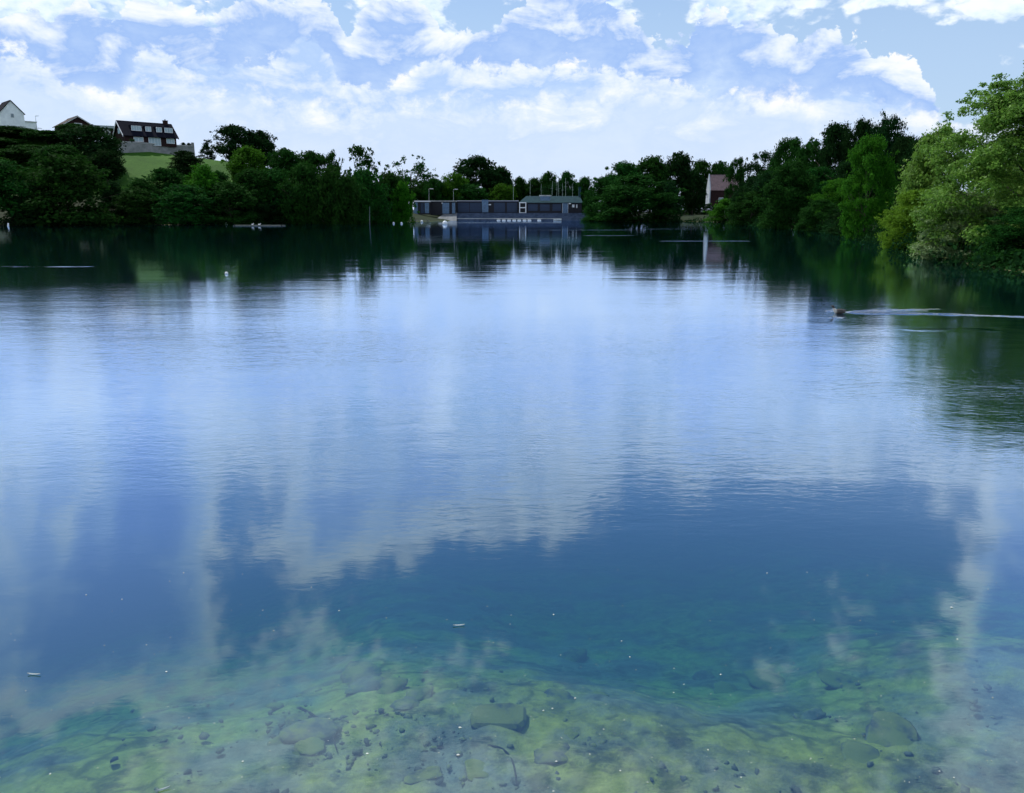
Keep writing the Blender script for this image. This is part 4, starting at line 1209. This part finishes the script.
# ------------------------------------------------------------------ the stony shelf in the foreground
def stone_mesh(seed, fl=.5, blocky=0.):
    me = bpy.data.meshes.new('stone'); bm = bmesh.new()
    bmesh.ops.create_icosphere(bm, subdivisions=3, radius=.5)
    o = Vector((seed*3.1, seed*1.7, seed*.9))
    for v in bm.verts:
        d = v.co.normalized()
        if blocky:
            m = max(abs(d.x), abs(d.y), abs(d.z)); d = d.lerp(d/m*.8, blocky)
        v.co = d*.5*(1+.38*mnoise.noise(d*1.5+o)+.12*mnoise.noise(d*4+o))
        v.co.z *= fl
    bm.to_mesh(me); bm.free()
    me.polygons.foreach_set('use_smooth', [True]*len(me.polygons))
    return me
def stone_mat():
    m, nt, out = new_mat('algae-coated stone')
    geo = nt.node('ShaderNodeNewGeometry'); tc = nt.node('ShaderNodeTexCoord').outputs['Object']
    s = nt.node('ShaderNodeSeparateXYZ', ins={0: geo.outputs['Normal']})
    n = nt.noise(geo.outputs['Position'], 7, 6, .65).outputs[0]
    c = nt.mix(nt.mapr(n, .3, .7), (.06,.07,.06), (.20,.21,.17))
    oi = nt.node('ShaderNodeObjectInfo').outputs['Random']
    top = nt.math('MULTIPLY', nt.mapr(s.outputs[2], .35, .85), nt.mapr(nt.math('ADD', n, nt.math('MULTIPLY', oi, .25)), .48, .66))
    c = nt.mix(nt.math('MULTIPLY', top, .7), c, (.20,.22,.035))
    b = nt.node('ShaderNodeBsdfPrincipled', ins={'Base Color': c, 'Roughness': .85, 'Specular IOR Level': .1})
    nt.l.new(b.outputs[0], out.inputs[0]); return m
M_stone = stone_mat()
SM = [stone_mesh(i, .35+.12*(i % 3), .35*(i % 2)) for i in range(6)]
for m in SM: m.materials.append(M_stone)
def bed_at(px, py):
    p = water_at(px, py)
    d = ray(px, py)
    t = CAMH/-d.z
    for _ in range(30):
        q = Vector((0,0,CAMH))+d*t
        z = gz(q.x, q.y)
        t += (q.z-z)/-d.z*.6
    return q
def put_stone(px, py, wpx, k, lab, asp=.7, rz=None, grp='stones on the lake bed', sink=.25, hz=1.):
    q = bed_at(px, py); w = wpx*(q-Vector((0,0,CAMH))).length/F
    o = bpy.data.objects.new('stone', SM[k % 6]); col.objects.link(o)
    o.location = (q.x, q.y, q.z+.012*hz); o.scale = (w, w*asp, w*.8*hz)
    o.rotation_euler = (random.uniform(-.12,.12), random.uniform(-.12,.12), random.uniform(0, 6.28) if rz is None else rz)
    tag(o, lab, 'stone', grp); return o
sl_ = bed_at(498, 722)
slab = MB().prism([(-.135,-.07),(.10,-.085),(.14,-.05),(.15,.05),(.07,.085),(-.10,.075),(-.145,.02)], 'z', 0, .05).build('stone_slab', M_stone, None, bevel=.016)
slab.location = (sl_.x, sl_.y, sl_.z+.004); slab.rotation_euler = (.05, .02, R(4)); slab.scale = (1.0,1.2,.95)
tag(slab, 'flat yellow-green stone slab with a dark front edge under the shallow water', 'stone')
put_stone(306, 736, 62, 1, 'broad yellow-green topped stone lying alone left of the flat slab under the water', .6, .2, hz=.7)
put_stone(893, 738, 58, 3, 'large dark submerged boulder in the lower right of the lake bed', .7, 1., hz=.45)
rs = random.Random(21)
for i in range(30):
    px, py = rs.uniform(200, 860), rs.uniform(655, 790)
    if rs.random() < .5: px, py = rs.gauss(500, 110), rs.gauss(712, 32)
    if abs(px-498) < 45 and abs(py-720) < 22: continue
    put_stone(px, min(py, 800), rs.uniform(14, 44), rs.randrange(6), 'small algae-coated stone in the rubble on the shallow lake bed', rs.uniform(.5, .9), hz=rs.uniform(.35, .7))
M_twig = surf('sunken wood', (.05,.045,.035), (.025,.022,.02), 5, .9, .1)
def spline(P, n=7):
    out = []
    for i in range(len(P)-1):
        a, b, c, d = P[max(i-1,0)], P[i], P[i+1], P[min(i+2,len(P)-1)]
        for k in range(n):
            t = k/n
            out.append(.5*((2*b)+(c-a)*t+(2*a-5*b+4*c-d)*t*t+(3*b-a-3*c+d)*t**3))
    return out+[P[-1]]
for pts, lab in (([(300,710),(316,719),(330,734),(337,752)], 'thin curved sunken branch left of the flat slab'), ([(488,748),(503,752),(513,765),(517,788)], 'hooked sunken branch below the flat slab')):
    P = spline([bed_at(*q)+Vector((0,0,.012)) for q in pts]); b = P[0].copy()
    r = MB().tube([q-b for q in P], [.008-.005*i/len(P) for i in range(len(P))], 6).build('sunken_branch', M_twig, smooth=True)
    r.location = b; tag(r, lab, 'branch')
# loose gravel and rubble between the stones
def gravel():
    bm = bmesh.new(); bmesh.ops.create_icosphere(bm, subdivisions=1, radius=.5)
    bv = np.array([v.co[:] for v in bm.verts]); bf = np.array([[v.index for v in f.verts] for f in bm.faces]); bm.free()
    g = np.random.default_rng(31); V = []; Fc = []
    k = 0
    while k < 900:
        px, py = (g.normal(470, 130), g.normal(720, 38)) if g.random() < .6 else (g.uniform(150, 1000), g.uniform(650, 800))
        if mnoise.noise(Vector((px*.012, py*.03, 4.))) < -.1: continue
        py = max(640, min(py, 830)); q = water_at(px, py)
        # drop the chip on to the bed along the line of sight
        d = ray(px, py); z = gz(q.x, q.y); q = q+d*(z/d.z); z = gz(q.x, q.y)
        sz = .008+.045*g.random()**3.5
        v = bv*(1+.3*g.normal(size=(len(bv), 1)))*np.array([1, g.uniform(.5, 1), g.uniform(.3, .6)])*sz
        a = g.uniform(0, 6.28); c_, s_ = math.cos(a), math.sin(a)
        v = np.stack([v[:,0]*c_-v[:,1]*s_, v[:,0]*s_+v[:,1]*c_, v[:,2]], -1)
        V.append(v+np.array([q.x, q.y, z+.004])); Fc.append(bf+k*len(bv)); k += 1
    tag(link('gravel', np_mesh('gravel', np.concatenate(V), np.concatenate(Fc)), M_stone), 'dark rubble and gravel scattered over the shallow lake bed', kind='stuff')
gravel()

# floating down and pollen, and three feathers
M_feather = surf('dull feather', (.36,.42,.42), (.24,.30,.30), 12, .9, .1)
M_fluff = surf('floating down', (.62,.64,.60), (.45,.48,.45), 30, .9, .1)
g = np.random.default_rng(11)
n = 400
vt, ff = [], []
for i in range(n):
    py = 560+233*g.random()**.7; px = g.uniform(-60, 1084)
    q = water_at(px, py); s = .0018*math.exp(g.normal()*.5)
    k = len(vt); a0 = g.uniform(0, 6.28); st = g.uniform(.5, 1.)
    for j in range(5):
        a = a0+j*2*math.pi/5; vt.append((q.x+math.cos(a)*s*(1.4 if j % 2 else .8), q.y+math.sin(a)*s*st, .002))
    vt.append((q.x, q.y, .002+s*.8))
    for j in range(5): ff.append((k+j, k+(j+1) % 5, k+5))
o = link('floating_down', np_mesh('floating_down', vt, ff), M_fluff); tag(o, 'white specks of down and pollen floating on the near water', kind='stuff')
for px, py, rz, lab in ((459, 626, .12, 'white feather floating above the middle of the lake bed'), (34, 675, -.1, 'pale feather floating near the left edge'), (163, 790, .5, 'white feather floating at the bottom left')):
    q = water_at(px, py); L = 7*(q-cam.location).length/F
    m = MB(); ns = 7
    for i in range(ns):
        u = i/(ns-1); w = L*.09*math.sin(math.pi*min(1, .08+.92*u))**.6
        m.v += [(L*(u-.5)*1.6, -w, .003+.25*L*(u-.5)**2), (L*(u-.5)*1.6, 0, .008+.25*L*(u-.5)**2), (L*(u-.5)*1.6, w, .003+.25*L*(u-.5)**2)]
    for i in range(ns-1):
        for j in (0, 1): a = i*3+j; m.f.append([a, a+1, a+4, a+3])
    o = m.build('feather', M_feather, smooth=True); o.location = (q.x, q.y, .001); o.rotation_euler.z = rz
    tag(o, lab, 'feather')

# ------------------------------------------------------------------ render settings
vs = scene.view_settings
vs.view_transform = 'Standard'; vs.look = 'None'; vs.exposure = 0.0; vs.gamma = 1.0; vs.use_curve_mapping = False
cy_ = scene.cycles
cy_.use_denoising = True; cy_.use_adaptive_sampling = True; cy_.adaptive_threshold = .03
cy_.max_bounces = 7; cy_.diffuse_bounces = 2; cy_.glossy_bounces = 3; cy_.transmission_bounces = 4; cy_.volume_bounces = 1; cy_.transparent_max_bounces = 10
cy_.sample_clamp_indirect = 6
scene.render.film_transparent = False
